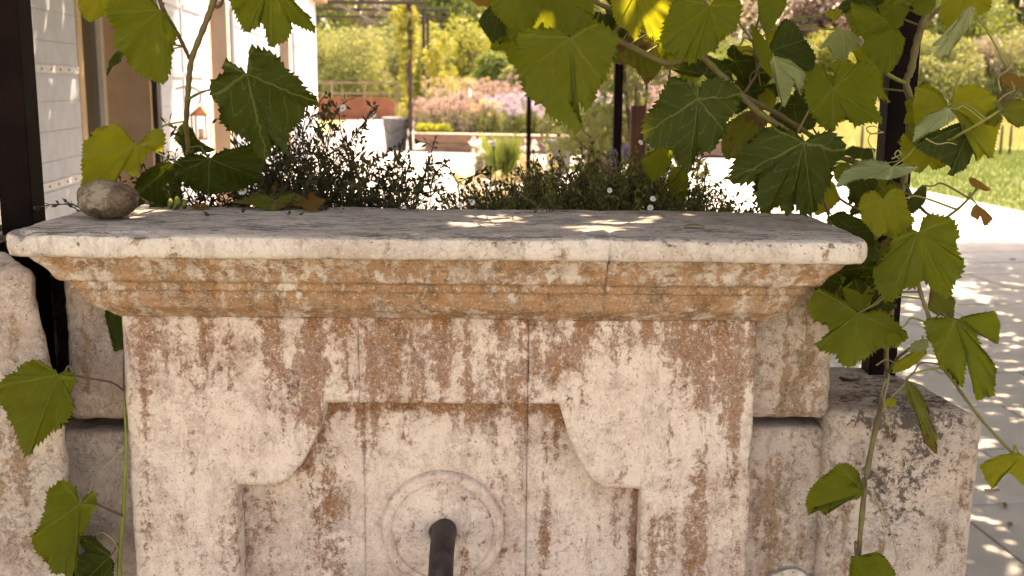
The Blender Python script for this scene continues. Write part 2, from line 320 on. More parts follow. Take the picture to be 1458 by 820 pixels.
# far wood: tall trees closing the view
random.seed(11); np.random.seed(11)
far = [(430, 100, 15, 7, 'mid'), (500, 118, 17, 8, 'pale'), (575, 104, 12, 5.5, 'grey'), (640, 96, 17, 7, 'mid'), (715, 112, 18, 8, 'mid'), (800, 100, 16, 7.5, 'pale'), (890, 108, 17, 8, 'mid'), (975, 98, 15, 7, 'grey'), (1062, 104, 16, 7, 'grey'), (1165, 92, 13, 5, 'plum'), (1245, 120, 13, 7, 'pale'), (1330, 106, 14, 7, 'mid'), (1420, 112, 16, 8, 'mid'), (1510, 100, 16, 8, 'grey'), (355, 110, 16, 8, 'mid'), (1610, 108, 17, 8, 'mid')]
nm = dict(pale='pale green', mid='mid green', yel='yellow green', grey='greyish pink', dark='dark', plum='plum coloured')
where = ['behind the white house wall', 'left of the yellow vine column', 'behind the yellow vine column', 'right of the far iron pergola', 'above the round bushes', 'behind the big hanging leaf', 'behind the black steel post', 'above the flower bed end', 'between the upper vine leaves', 'left of the thick dark post', 'under the pale gap of sky', 'right of the thick dark post', 'behind the pale hedge at right', 'at the right end of the hedge', 'behind the near shutters', 'farthest to the right']
for k, (px, Y, h, r, mt) in enumerate(far):
    tree('tall_tree', px, Y, h, r, mt, 'tall %s tree in the far wood, %s' % (nm[mt], where[k]), n=9000, leaf=.55, nb=20, low=.05)
# hedge-like shrubs in front of the wood
sh = [(455, 66, 4.2, 3.0, 'pale', 'feathery pale green shrub beside the white house corner'), (505, 64, 4.6, 3.0, 'pale', 'feathery pale shrub above the rusty red wall, left of the vine column'), (555, 68, 4.8, 3.2, 'pale', 'feathery pale shrub just left of the yellow vine column'),
      (628, 52, 4.4, 2.0, 'yel', 'yellow green shrub right of the far pergola posts'), (668, 56, 5.0, 2.3, 'yel', 'tallest yellow green shrub behind the flower bed'), (700, 45, 3.0, 1.2, 'mid', 'round bush with dark base behind the pink flowers'), (730, 44, 2.7, 1.1, 'pale', 'round pale bush beside the hanging vine leaf'), (770, 50, 3.6, 2.0, 'mid', 'green bush hidden behind the big hanging leaf'), (840, 50, 3.6, 2.0, 'mid', 'green bush left of the black steel post'), (925, 50, 3.8, 2.2, 'grey', 'greyish bush right of the wooden stake'), (1010, 54, 4.0, 2.4, 'mid', 'green bush behind the dark lobed leaf'), (1095, 56, 4.4, 2.4, 'pale', 'pale bush behind the glossy vine leaf'), (1180, 56, 4.0, 2.5, 'yel', 'yellow green bush left of the thick post'),
      (1290, 54, 4.1, 2.2, 'pale', 'pale hedge bush touching the thick post on its right'), (1345, 52, 4.0, 2.2, 'pale', 'pale hedge bush above the yellow leaf cluster'), (1400, 53, 4.2, 2.2, 'grey', 'greyish pink hedge bush near the right edge'), (1455, 52, 4.0, 2.2, 'pale', 'pale hedge bush cut by the right edge')]
for px, Y, h, r, mt, lb in sh: tree('shrub', px, Y, h, r, mt, lb, 'shrub', 'shrubs between meadow and wood', n=11000, leaf=.2, nb=16, low=0.0)
# near dark tree reaching into the top right corner
x = (1475 - 729) / F * 11
r_ = empty('overhanging_tree', (x + 1.3, 11.6, 0), 'dark leafed tree reaching into the top right corner over the lawn', 'tree')
tubes('trunk', [(smooth_path([(0, 0, 0), (.1, 0, 1.2), (-.2, 0, 2.4), (-.5, 0, 3.4)], 4), .12), (smooth_path([(-.1, 0, 2), (-.8, -.1, 2.3), (-1.3, -.2, 2.35)], 4), .035)], M_bark, r_)
tag(quads('crown', cloud([(-1.05, -.3, 2.45, .5, .6, .36), (-.7, 0, 2.1, .4, .5, .3), (-.3, 0, 2.9, .9, .9, .6), (.5, 0, 3.0, 1, 1, .8), (-1.3, 0, 2.9, .6, .6, .4)], 5200, .13), MF['dark'], r_), kind='stuff')
# ------------------------------------------------------------------ corten bed wall, fence, far pergola, tub
M_cor = simple('rusty_corten_steel', (0.20, 0.065, 0.038), (0.26, 0.09, 0.05), 4, .85)
a = G(440, 169); b = G(566, 169); cw = empty('rusty_steel_wall', (a.x, a.y, 0), 'low rust red steel wall at the far end of the terrace', 'wall')
for i in range(3):
    x0 = -1.2 + i * 1.95 ; x1 = min(x0 + 1.93, b.x - a.x + .02)
    if i == 2:
        v = [(x0, 0, -.05), (x1, 0, -.05), (x1, 0, .72), (x1 - .22, 0, .93), (x0, 0, .93)]; v += [(p_[0], .05, p_[2]) for p_ in v]
        mesh('panel', v, [(0, 1, 2, 3, 4), (9, 8, 7, 6, 5)] + [(i_, i_ + 5, (i_ + 1) % 5 + 5, (i_ + 1) % 5) for i_ in range(5)], M_cor, cw, False)
    else: boxo('panel', x0, x1, 0, .05, -.05, .93, M_cor, cw, .006)
M_wood = simple('weathered_timber', (0.20, 0.13, 0.09), (0.32, 0.22, 0.16), 5, .85, .6, .006, (1, 6, 6))
fe = empty('rail_fence', (-10.5, 54, 0), 'brown two rail fence in front of the pale shrubs', 'fence')
for i in range(5): boxo('post', i * 1.6 - .05, i * 1.6 + .05, -.05, .05, -.1, 1.62, M_wood, fe, .01)
for z in (1.0, 1.5): boxo('rail', -.3, 6.8, -.09, -.052, z, z + .09, M_wood, fe, .008)
fp = empty('far_pergola', (-2.45, 25.8, 0), 'thin rusty iron pergola at the end of the terrace', 'pergola')
def fpost(px, Y, py0): q = P(px, py0, Y); boxo('post', q.x + 2.45 - .045, q.x + 2.45 + .045, Y - 25.8 - .045, Y - 25.8 + .045, 0, q.z, M_rust, fp, .006)
fpost(583, 25.8, 1); fpost(603, 30.0, 12); fpost(609, 33.5, 24)
for (pa, pb, Y) in (((430, 4), (606, 4), 25.75), ((430, 12), (640, 16), 30.0), ((430, 20), (640, 29), 33.5)):
    A, B = P(*pa, Y), P(*pb, Y); zt = (A.z + B.z) / 2
    boxo('rail', A.x + 2.45, B.x + 2.45, Y - 25.8 - .03 - .08, Y - 25.8 + .03 - .08, zt - .035, zt + .035, M_rust, fp, .004)
for k, pxx in enumerate((470, 520)):
    A = P(pxx, 4, 25.8); boxo('rafter', A.x + 2.45 - .02, A.x + 2.45 + .02, -.3, 8, 3.36, 3.42, M_rust, fp, .004)
vc = empty('climbing_vine', (-2.45, 25.9, 0), 'yellow leaved vine climbing the far iron pergola post', 'vine')
tubes('stem', [(smooth_path([(.08 * math.sin(z_ * 4 + k), .06 * math.cos(z_ * 5 + k), z_ * .5) for z_ in range(8)], 3), .014) for k in range(3)], M_bark, vc)
tag(quads('foliage', cloud([(-.1, 0, 3.05, .34, .3, .3), (-.05, 0, 2.6, .26, .3, .35), (.0, 0, 2.1, .2, .2, .35), (-.12, 0, 1.6, .09, .1, .4), (-.1, 0, 1.0, .07, .1, .3), (.35, 3, 2.2, .3, .3, .5), (.5, 4, 1.6, .25, .3, .4)], 1500, .15), foliage('yellow_vine_leaves', (.16, .165, .03), (.23, .22, .04), (.42, .38, .05), .4, 2), vc), kind='stuff')  # yellow-green is the leaves' own colour
M_zinc = simple('galvanised_zinc', (0.09, 0.095, 0.11), (0.15, 0.155, 0.165), 7, .6, .2, .002, metal=.35, spec=.5)
q = G(564, 213); tb = empty('zinc_tub', (q.x, q.y - .02, 0), 'tall tapered zinc tub at the foot of the far vine', 'planter')
lathe('body', [(.0, 0), (.22, 0), (.24, .02), (.31, .70), (.33, .71), (.335, .75), (.31, .76), (.29, .70), (0, .68)], (0, 0, 0), M_zinc, tb, 32)
tube('handle', smooth_path([(-.31, -.12, .62), (-.1, -.34, .40), (.2, -.34, .55), (.3, -.1, .66)], 5), .009, M_rust, tb, 6)
# ------------------------------------------------------------------ timber flower bed
M_slp = simple('old_sleeper_timber', (0.16, 0.09, 0.06), (0.27, 0.17, 0.12), 3, .9, .8, .01, (1, 5, 8))
A = G(589, 215); B = G(1036, 225); ang = math.atan2(B.y - A.y, B.x - A.x); Ln = (B - A).length
fb = empty('timber_flower_bed', (A.x, A.y, 0), 'long raised flower bed edged with brown timber sleepers', 'planter', rz=ang)
for row in range(2):
    x0 = .28 if row == 0 else 0
    while x0 < Ln - .05:
        x1 = min(x0 + 2.55, Ln); boxo('sleeper', x0, x1 - .012, .02 * (1 - row), .22, .0 + row * .2, .19 + row * .2, M_slp, fb, .008); x0 = x1
for xx in (0, Ln - .2): boxo('sleeper', xx, xx + .2, .225, 4.5, .2, .39, M_slp, fb, .01)
boxo('capping', -.05, Ln + .05, -.05, .26, .393, .425, simple('bleached_timber', (.5, .42, .34), (.4, .33, .26), 4, .85, .5, .004, (1, 6, 6)), fb, .006)
boxo('soil', .21, Ln - .21, .24, 9, .05, .34, M_soil, fb)
MFl = {k: foliage('petals_' + k, c1, c2, c2, .35, 3) for k, c1, c2 in (('rose', (.34, .19, .17), (.42, .28, .25)), ('lilac', (.38, .29, .38), (.46, .38, .46)), ('white', (.7, .67, .6), (.75, .7, .65)), ('lime', (.42, .46, .05), (.5, .52, .06)), ('straw', (.4, .33, .16), (.5, .4, .2)), ('violet', (.22, .16, .42), (.32, .25, .55)))}
def fplant(px, Y, wd, h, flower, label, nst=60, leafm='mid', z0=.34, fsize=.06, cat='flowering plant', group='flowers in the timber bed', head=None, name='flowering_plant'):
    x = (px - 729) / F * Y; rt = empty(name, (x, Y, z0), label, cat, group)
    st = []; hd = []
    for i in range(nst):
        a = random.uniform(0, 6.28); q_ = wd * math.sqrt(random.random()) * .5; hh = h * random.uniform(.6, 1.05); bx, by = math.cos(a) * q_, math.sin(a) * q_
        st.append(([(bx * .5, by * .5, 0), (bx * .8, by * .8, hh * .5), (bx * 1.15, by * 1.15, hh)], .004 + .0001 * Y)); hd.append((bx * 1.15, by * 1.15, hh, fsize, fsize, fsize * (head or 1)))
    tubes('stem', st, M_stem, rt, 3)
    tag(quads('foliage', cloud([(0, 0, h * .32, wd * .5, wd * .5, h * .36)], int(nst * 32), .07), MF[leafm], rt), kind='stuff')
    if flower: tag(quads('flowers', cloud(hd, nst * 24, fsize * .9), MFl[flower], rt), kind='stuff')
    return rt
M_stem = simple('green_stem', (.10, .12, .03), (.14, .15, .04), 10, .7)
random.seed(5)
i_ = 0
pal = [('rose', 'rose red'), ('lilac', 'lilac'), ('rose', 'coral pink'), ('straw', 'straw coloured'), ('lilac', 'pale purple'), ('rose', 'dusty pink')]
rows = [(26.3, 28, .8, [0, 0, 2, 3, 1, 1, 4, 3, 1, 3, 0]), (27.8, 28, 1.0, [5, 2, 0, 1, 4, 1, 0, 3, 1, 4, 2]), (29.6, 28, 1.2, [3, 3, 5, 0, 2, 0, 5, 4, 1, 3, 0]), (31.8, 28, 1.35, [3, 3, 3, 5, 0, 1, 5, 0, 3, 1, 4])]
for ri_, (Y, st_, h, seq) in enumerate(rows):
    for k, s_ in enumerate(seq):
        px = 606 + ri_ * 6 + k * st_ + (20 if k > 9 else 0); fl, nme = pal[s_]
        fplant(px, Y, .75, h * random.uniform(.85, 1.1), fl, '%s flower clump, %s from the left in %s of the timber bed' % (nme, ['first', 'second', 'third', 'fourth', 'fifth', 'sixth', 'seventh', 'eighth', 'ninth', 'tenth', 'eleventh'][k], ['the front row', 'the second row', 'the third row', 'the back row'][ri_]), 42, random.choice(['mid', 'pale', 'grey']), fsize=.06)
for px, Y, n_ in ((605, 25.9, 'left'), (629, 25.9, 'right')): fplant(px, Y, .42, .22, 'lime', 'low lime green clump at the %s of the pair by the bed corner' % n_, 60, 'yel', z0=.36, fsize=.06, cat='plant', name='lime_plant')
for px, Y, fl, n_ in ((647, 36, 'white', 'round white flower head, left of the blue one'), (659, 36.5, 'violet', 'round blue flower head between two white ones'), (670, 36, 'white', 'round white flower head, right of the blue one')): fplant(px, Y, .3, 1.35, fl, n_ + ' behind the bed', 5, 'mid', z0=0, fsize=.2, group='round flower heads behind the bed')
for px in (640, 690, 730, 790, 850): fplant(px, 39, 1.5, 1.5, None, 'dark low foliage for the shade under the round bushes near pixel column %d' % px, 60, 'dark', z0=0, group='dark foliage for shade behind the flowers', cat='shrub', name='shade_shrub')  # dark plants stand in for the shade beneath the round bushes
dk = ['left of the round flower heads', 'right of the round flower heads', 'under the round pale bush', 'behind the big hanging leaf', 'behind the short black stake']
for o in [o for o in S.objects if o.name.startswith('shade_shrub')]: o['label'] = 'dark low foliage for shade ' + dk.pop(0)
# ------------------------------------------------------------------ middle-distance planting between patio and bed
q = G(795, 248); pt = empty('grey_plant_pot', (q.x, q.y, 0), 'grey weathered plant pot with a short black stake', 'pot')
lathe('body', [(0, 0), (.18, 0), (.25, .5), (.28, .52), (.28, .60), (.25, .6), (.24, .5), (0, .48)], (0, 0, 0), simple('grey_pot', (.08, .078, .09), (.13, .125, .135), 9, .8), pt, 32)
s_ = P(795, 175, q.y).z; boxo('stake', -.04, .04, -.04, .04, .47, s_, M_post, pt, .004)
fplant(713, 17.5, .55, .75, None, 'bright green grassy tuft between the bed and the dark shrubs', 3, 'yel', z0=0, group=None, cat='plant', name='grassy_tuft')
gt = [o for o in S.objects if o.name == 'grassy_tuft'][0]
bl = []
for i in range(260):
    a = random.uniform(0, 6.28); l = random.uniform(.4, .85); r1 = random.uniform(.02, .4); x1, y1 = math.cos(a), math.sin(a); nx, ny = -y1 * .016, x1 * .016
    bl.append([(x1 * .05 - nx, y1 * .05 - ny, 0), (x1 * .05 + nx, y1 * .05 + ny, 0), (x1 * r1 * .6 + nx * .6, y1 * r1 * .6 + ny * .6, l * .7), (x1 * r1, y1 * r1, l)])
tag(quads('blades', bl, MF['mid'], gt), kind='stuff')
for px, Y, wd, h, fl, lf, n_ in ((692, 18.5, .5, .62, 'white', 'grey', 'white flowered plant left of the grassy tuft'), (738, 18, .6, .6, 'white', 'grey', 'white flowered plant right of the grassy tuft'), (765, 16, .5, .5, 'straw', 'grey', 'dry straw coloured clump left of the grey pot'),
    (700, 11.5, .8, .60, 'straw', 'plum', 'brownish dry shrub just above the ledge, left end'), (735, 11, .8, .62, 'straw', 'plum', 'brownish dry shrub just above the ledge below the tuft'), (770, 11.5, .7, .58, None, 'plum', 'brownish dry shrub in front of the grey pot'), (850, 15, .6, .8, 'lilac', 'mid', 'lilac flowered plant right of the grey pot'), (905, 9.5, .5, .75, 'white', 'mid', 'plant with small white flowers at the wooden stake')):
    fplant(px, Y, wd, h, fl, n_, 36, lf, z0=0, group='plants in the middle of the terrace', fsize=.045)
# posts of the near pergola, wooden stake with vine
def steel_post(px, pyb, Y, w_, z1, label, z0=0, group='black steel pergola posts', px2=None):
    q_ = P(px, pyb, Y); rt = empty('steel_post', (q_.x, Y, z0), label, 'post', group)
    boxo('shaft', -w_ / 2, w_ / 2, -w_ / 2, w_ / 2, .008, z1 - z0, M_post, rt, .004); boxo('base_plate', -w_, w_, -w_, w_, 0.001, .009, M_post, rt, .001); return rt
ZP = 2.55
steel_post(753, 165, 14, .06, ZP, 'thin dark post left of the short black stake')
stk = empty('wooden_stake', (P(908, 190, 8).x, 8, 0), 'reddish brown wooden stake right of the slim black post', 'stake'); boxo('shaft', -.055, .055, -.05, .05, -.05, P(908, 150, 8).z, simple('red_brown_wood', (.06, .022, .015), (.10, .04, .025), 6, .8, .7, .006, (5, 5, 1)), stk, .008)
o = tree('young_vine', 905, 9.0, 2.1, .75, 'pale', 'blurred yellow green vine behind the wooden stake', 'vine', None, 1700, .09, z0=0, nb=10, low=.3)
o = tree('young_vine', 842, 9.8, 1.9, .55, 'mid', 'blurred green vine left of the slim black post', 'vine', None, 1300, .09, z0=0, nb=9, low=.2)
# thin fence posts far right on the meadow
for k, px in enumerate((1226, 1424, 1437)):
    q_ = G(px, 219); rt = empty('fence_post', (q_.x, q_.y, -.06), ['rusty thin fence post just left of the thick dark post', 'left one of two thin rusty posts behind the lawn', 'right one of two thin rusty posts behind the lawn'][k], 'post', 'thin posts behind the lawn'); tube('rod', [(0, 0, 0), (0, 0, P(px, 178, q_.y).z + .06)], .03, M_rust, rt, 8)
# ================================================================== HOUSE
hs = empty('white_house', (0, 0, 0), 'white rendered house wall with open shutters along the terrace', 'house', rz=AL)
M_wall = simple('white_lime_render', (0.66, 0.66, 0.67), (0.56, 0.55, 0.54), 3, .92, .5, .004)
M_jamb = simple('tan_limestone_reveal', (0.78, 0.54, 0.36), (0.68, 0.45, 0.29), 6, .9)
M_shut = N('grey_white_shutter_paint'); p = M_shut.pos(); M_shut = M_shut.fin(M_shut.mix(M_shut.ramp(M_shut.noise(p, 9, 4), .4, .65), (0.31, 0.33, 0.385), (0.27, 0.29, 0.34)), .55, M_shut.bump(M_shut.noise(M_shut.scalev(p, (1, 1, 6)), 50, 3), .15, .001))
M_dark = simple('dark_interior', (0.015, 0.01, 0.009), (0.03, 0.02, 0.016), 5, .7)
M_fr = simple('white_window_frame', (0.62, 0.58, 0.54), (0.55, 0.5, 0.46), 9, .6)
M_gl = N('window_glass').fin((0.03, 0.03, 0.03), .05, None, .5)
WL = -2.02; WT = 3.3
ops = [(DW(112), DW(215), .38), (DW(303), DW(327), .32), (DW(396), DW(414), .3)]
ops = [(a, b, c) for a, b, c in ops]
segs = []; d = 1.5
for a, b, _ in ops: segs.append((d, a)); d = b
segs.append((d, DW(452.5)))
for a, b in segs: boxo('wall', WL - .45, WL, a, b, -.05, WT, M_wall, hs)
for a, b, rv in ops:
    boxo('wall', WL - .45, WL, a, b, 2.45, WT, M_wall, hs)
    boxo('jamb', WL - rv, WL + .006, b, b + .16, 0, 2.44, M_jamb, hs, .006); boxo('jamb', WL - rv, WL + .006, a - .05, a - .0, 0, 2.44, M_jamb, hs, .004)
    wn = boxo('window', WL - rv - .05, WL - rv, a, b, 0, 2.45, M_dark, hs)
    for (y0, y1) in ((a, a + .07), (b - .075, b), ((a + b) / 2 - .04, (a + b) / 2 + .04)): boxo('frame', WL - rv, WL - rv + .05, y0, y1, .05, 2.44, M_fr, wn, .004)
    boxo('pane', WL - rv, WL - rv + .012, a + .07, b - .08, .08, 2.4, M_gl, wn)
boxo('roof', WL - 6, WL + .25, 1.2, DW(452.5) + .2, WT, WT + .14, simple('terracotta_eaves', (.4, .22, .14), (.3, .16, .1), 8, .9), hs, .01)
boxo('wall', WL - 6, WL - .46, DW(452.5) - .45, DW(452.5) - .01, -.05, WT, M_wall, hs)
M_strap = simple('strap_paint', (.42, .42, .44), (.36, .36, .38), 20, .5)
def shutter(d0, d1, straps=True, n=15, z0=.12, z1=2.42, L=WL + .012):
    rt = boxo('shutter', L, L + .022, d0, d1, z0, z1, M_shut, hs, .002); hgt = (z1 - z0) / n
    for i in range(n): boxo('board', L + .0225, L + .036, d0 + .004, d1 - .004, z0 + i * hgt + .001, z0 + (i + 1) * hgt - .001, M_shut, rt, .0012)
    for z in (P(75, 98, 6).z, P(75, 265, 6).z, 2.2):
        st_ = boxo('hinge_strap', L + .0365, L + .048, d0 + .08, d1 - .03, z - .021, z + .021, M_strap, rt, .002)
        if straps is True:
            for k in range(6): yy = d0 + .13 + (d1 - d0 - .2) * k / 5; tube('bolt', [Vector((L + .047, yy, z)), Vector((L + .052, yy, z))], .006, M_rust, st_, 8)
    return rt
shutter(DW(20), DW(104), n=14)
fr = boxo('door_frame', WL + .002, WL + .05, DW(104.5), DW(112), 0, 2.5, simple('ochre_timber', (.42, .3, .17), (.34, .22, .12), 5, .8), hs, .004)
for a_, b_ in ((222, 254), (256, 284), (331, 362), (364, 396), (418, 440)): shutter(DW(a_), DW(b_), 0)
boxo('downpipe', WL + .002, WL + .05, DW(216), DW(220), 0, WT, M_dark, hs, .01)
M_cop = simple('aged_copper', (0.42, 0.17, 0.07), (0.3, 0.12, 0.06), 20, .45, metal=.7, spec=.5)
q = P(286, 175, 9.3); ln = empty('copper_lantern', (q.x, 9.3, q.z - .14), 'small copper lantern hanging in front of the bright shutters', 'lantern')
for sx in (-1, 1):
    for sy in (-1, 1): boxo('corner_bar', sx * .06 - .006, sx * .06 + .006, sy * .06 - .006, sy * .06 + .006, .012, .2, M_cop, ln)
boxo('base', -.075, .075, -.075, .075, 0, .012, M_cop, ln, .003)
mesh('roof', [(-.08, -.08, .2), (.08, -.08, .2), (.08, .08, .2), (-.08, .08, .2), (-.015, -.015, .27), (.015, -.015, .27), (.015, .015, .27), (-.015, .015, .27)], [(0, 1, 2, 3), (0, 1, 5, 4), (1, 2, 6, 5), (2, 3, 7, 6), (3, 0, 4, 7), (4, 5, 6, 7)], M_cop, ln, False)
tube('hanging_ring', [(.02 * math.cos(a), 0, .29 + .02 * math.sin(a)) for a in np.linspace(0, 6.28, 14)], .004, M_cop, ln, 5)
tube('bracket', smooth_path([(-.2, 0, .42), (-.1, 0, .44), (0, 0, .40), (0, 0, .31)], 4), .006, M_rust, ln, 6)
lathe('candle', [(0, .012), (.025, .012), (.025, .09), (0, .092)], (0, 0, 0), MFl['white'], ln, 12)
# ================================================================== FOUNTAIN
YF, YL, YB = 1.73, 1.60, 1.955
ft = empty('stone_fountain', (-.11, YF, 0), 'old carved limestone wall fountain with moulded ledge and shaped sunk panel', 'fountain')
def set_wear_shade(o, fn):
    me = o.data; n = len(me.vertices); v = np.zeros(n * 3); me.vertices.foreach_get('co', v); v = v.reshape(-1, 3)
    c = np.zeros((n, 4)); c[:, 3] = 1; c[:, :3] = fn(v); a = me.attributes.new('wear_shade', 'FLOAT_COLOR', 'POINT'); a.data.foreach_set('color', c.reshape(-1).astype(np.float32))
def blobs(px, py, L):
    r = np.zeros(len(px))
    for (x, y, rx, ry, w_) in L: r += w_ * np.exp(-(((px - x) / rx) ** 2 + ((py - y) / ry) ** 2))
    return r
BR = [(540, 500, 26, 60, .35), (775, 500, 22, 62, .4), (815, 495, 18, 45, .3), (430, 510, 45, 65, .28), (355, 500, 26, 40, .12), (665, 500, 110, 60, .2), (1030, 540, 45, 90, .28), (940, 490, 120, 26, .2), (560, 615, 55, 26, .22), (690, 600, 60, 25, .24), (640, 585, 300, 14, .22),
      (770, 770, 24, 70, .38), (730, 650, 30, 45, .2), (490, 790, 60, 40, .2), (480, 720, 20, 18, .24), (380, 780, 40, 60, .12), (212, 620, 16, 240, .26), (245, 760, 14, 120, .16), (300, 560, 25, 80, .14), (440, 590, 16, 60, .3), (1050, 600, 20, 200, .2), (950, 770, 45, 60, .2), (890, 780, 26, 60, .15), (1000, 720, 20, 100, .12), (300, 760, 60, 40, .1),
      (330, 620, 60, 70, -.16), (880, 560, 60, 60, -.3), (940, 600, 60, 60, -.22), (380, 545, 45, 60, -.2), (440, 740, 55, 50, -.12), (830, 680, 40, 45, -.26), (655, 640, 22, 30, -.3), (600, 700, 60, 40, -.12), (700, 760, 60, 60, -.1), (640, 750, 85, 85, -.16), (370, 640, 60, 40, -.1), (240, 680, 20, 100, -.1)]
def face_wear_shade(v):
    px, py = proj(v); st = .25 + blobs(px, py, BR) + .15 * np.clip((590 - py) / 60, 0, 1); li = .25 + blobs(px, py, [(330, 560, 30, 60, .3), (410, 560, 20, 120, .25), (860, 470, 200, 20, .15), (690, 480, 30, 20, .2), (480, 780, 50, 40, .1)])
    oc = np.full(len(px), .05) + .28 * np.exp(-((py - 455) / 22) ** 2) + .25 * np.exp(-((py - 583) / 16) ** 2) * (np.abs(px - 630) < 180) + blobs(px, py, [(545, 500, 40, 60, .25), (790, 500, 50, 60, .28), (770, 780, 40, 50, .25), (212, 650, 20, 200, .18), (1040, 620, 30, 160, .12)])  # ochre band at the panel's top edge also paints the recess shadow
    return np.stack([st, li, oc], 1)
def pxz(py, px=630, Y=YF): return P(px, py, Y).z
def pxx(px, py=640, Y=YF): return P(px, py, Y).x
def jag(o, amp=.0012, s=45):
    me = o.data; n = len(me.vertices); v = np.zeros(n * 3); me.vertices.foreach_get('co', v); v = v.reshape(-1, 3); nr = np.zeros(n * 3); me.vertices.foreach_get('normal', nr)
    v += nr.reshape(-1, 3) * (amp * fbm(v, s, 4) + amp * 1.2 * fbm(v + 5, s * .25, 3))[:, None]; me.vertices.foreach_set('co', v.reshape(-1)); me.update()
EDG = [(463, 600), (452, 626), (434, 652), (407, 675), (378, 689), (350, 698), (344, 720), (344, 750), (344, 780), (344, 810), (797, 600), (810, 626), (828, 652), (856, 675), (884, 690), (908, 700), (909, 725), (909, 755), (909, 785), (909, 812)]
def panel_wear_shade(v):  # recess-edge shade painted together with grime into stain and ochre
    px, py = proj(v); r_ = face_wear_shade(v); e = blobs(px, py, [(a, b, 9, 15, .26) for a, b in EDG]) + .45 * np.exp(-((py - 577) / 8) ** 2); r_[:, 0] += e * .7; r_[:, 2] += e * .8; return r_
def plate(name, cols, y0, depth, worn, step=.006, rnd=.006, hard=()):
    """front sheet made of column strips (xa, xb, zlow(x), zhigh(x)), welded, outline turned back by depth, arrises worn round"""
    bm = bmesh.new()
    for xa, xb, lo, hi, nz in cols:
        nx = max(1, round((xb - xa) / step)); g = []
        for i in range(nx + 1):
            x = xa + (xb - xa) * i / nx; a, b = lo(x), hi(x); g.append([bm.verts.new((x, y0, a + (b - a) * k / nz)) for k in range(nz + 1)])
        for i in range(nx):
            for k in range(nz): bm.faces.new((g[i][k], g[i + 1][k], g[i + 1][k + 1], g[i][k + 1]))
    bmesh.ops.remove_doubles(bm, verts=bm.verts[:], dist=.0012)
    be = [e for e in bm.edges if e.is_boundary]; jn = [j1, j2, j1b, j2b]
    B = np.array([v.co[:] for e in be if not any(all(abs(v.co.x - q) < .0011 for v in e.verts) for q in jn) for v in e.verts]).reshape(-1, 2, 3)
    X = np.array([v.co[:] for v in bm.verts]); d = np.full(len(X), 9.)
    for a, b in B[:, :, [0, 2]]:
        ab = b - a; t = np.clip(((X[:, [0, 2]] - a) @ ab) / (ab @ ab + 1e-12), 0, 1); d = np.minimum(d, np.linalg.norm(X[:, [0, 2]] - a - t[:, None] * ab, axis=1))
    rr = rnd * (.6 + .9 * (fbm(X, 22, 3) * .5 + .5)) * worn
    back = np.where(d < rr, (1 - d / np.maximum(rr, 1e-6)) ** 2 * rr * .7, 0) + .0016 * fbm(X, 26, 4) + .0012 * fbm(X, 90, 3) + .003 * fbm(X + 3, 5, 3)
    for v, q in zip(bm.verts, back): v.co.y += q
    # ragged outline
    for v in {v for e in be for v in e.verts}:
        n1 = fbm(np.array([v.co[:]]) * [1, 0, 1], 35, 3)[0]; n2 = fbm(np.array([v.co[:]]) * [1, 0, 1] + 9, 35, 3)[0]; v.co.x += .0022 * n1 * worn; v.co.z += .0016 * n2 * worn
    r = bmesh.ops.extrude_edge_only(bm, edges=be); ev = [q for q in r['geom'] if isinstance(q, bmesh.types.BMVert)]
    for v in ev: v.co.y = y0 + depth
    bm.normal_update(); bmesh.ops.recalc_face_normals(bm, faces=bm.faces[:])
    me = bpy.data.meshes.new(name); bm.to_mesh(me); bm.free(); me.materials.append(MS); o = link(bpy.data.objects.new(name, me)); me.polygons.foreach_set('use_smooth', [True] * len(me.polygons))
    set_wear_shade(o, panel_wear_shade if 'panel' in name else face_wear_shade); return keep(o, ft)
zt = pxz(452); zr = pxz(575); zs = pxz(694); zb = 0.42; zsb = .04
xL, xR = pxx(180, 600), pxx(1072, 600); xr0, xr1 = pxx(338, 694), pxx(913, 694); j1, j2 = pxx(511.5, 575), pxx(751.5, 575); j1b, j2b = pxx(513), pxx(751)
xa, xb_ = pxx(390, 690), pxx(465, 575); xc, xd = pxx(797, 577), pxx(865, 690)
def curveL(x):   # concave quarter between (465,575) and (390,690)
    t = min(max((xb_ - x) / (xb_ - xa), 0), 1); return zs + (zr - zs) * (1 - math.sin(t * math.pi / 2) ** .8) if t < 1 else zs
def curveR(x):
    t = min(max((x - xc) / (xd - xc), 0), 1); return zs + (zr - zs) * (1 - math.sin(t * math.pi / 2) ** .8) if t < 1 else zs
top = lambda x: zt
g = .0003
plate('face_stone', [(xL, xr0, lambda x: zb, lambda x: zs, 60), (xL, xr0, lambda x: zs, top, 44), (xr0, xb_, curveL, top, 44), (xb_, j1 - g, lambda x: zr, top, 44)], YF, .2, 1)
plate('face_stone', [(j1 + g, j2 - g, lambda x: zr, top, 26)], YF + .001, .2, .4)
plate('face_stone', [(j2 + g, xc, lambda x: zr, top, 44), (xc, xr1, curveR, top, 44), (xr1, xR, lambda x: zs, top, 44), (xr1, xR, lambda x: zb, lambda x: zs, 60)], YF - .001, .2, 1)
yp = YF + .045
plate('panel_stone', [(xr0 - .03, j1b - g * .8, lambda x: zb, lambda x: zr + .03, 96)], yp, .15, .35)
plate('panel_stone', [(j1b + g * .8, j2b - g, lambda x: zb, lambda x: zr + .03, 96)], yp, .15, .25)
plate('panel_stone', [(j2b + g, xr1 + .03, lambda x: zb, lambda x: zr + .03, 96)], yp + .001, .15, .35)
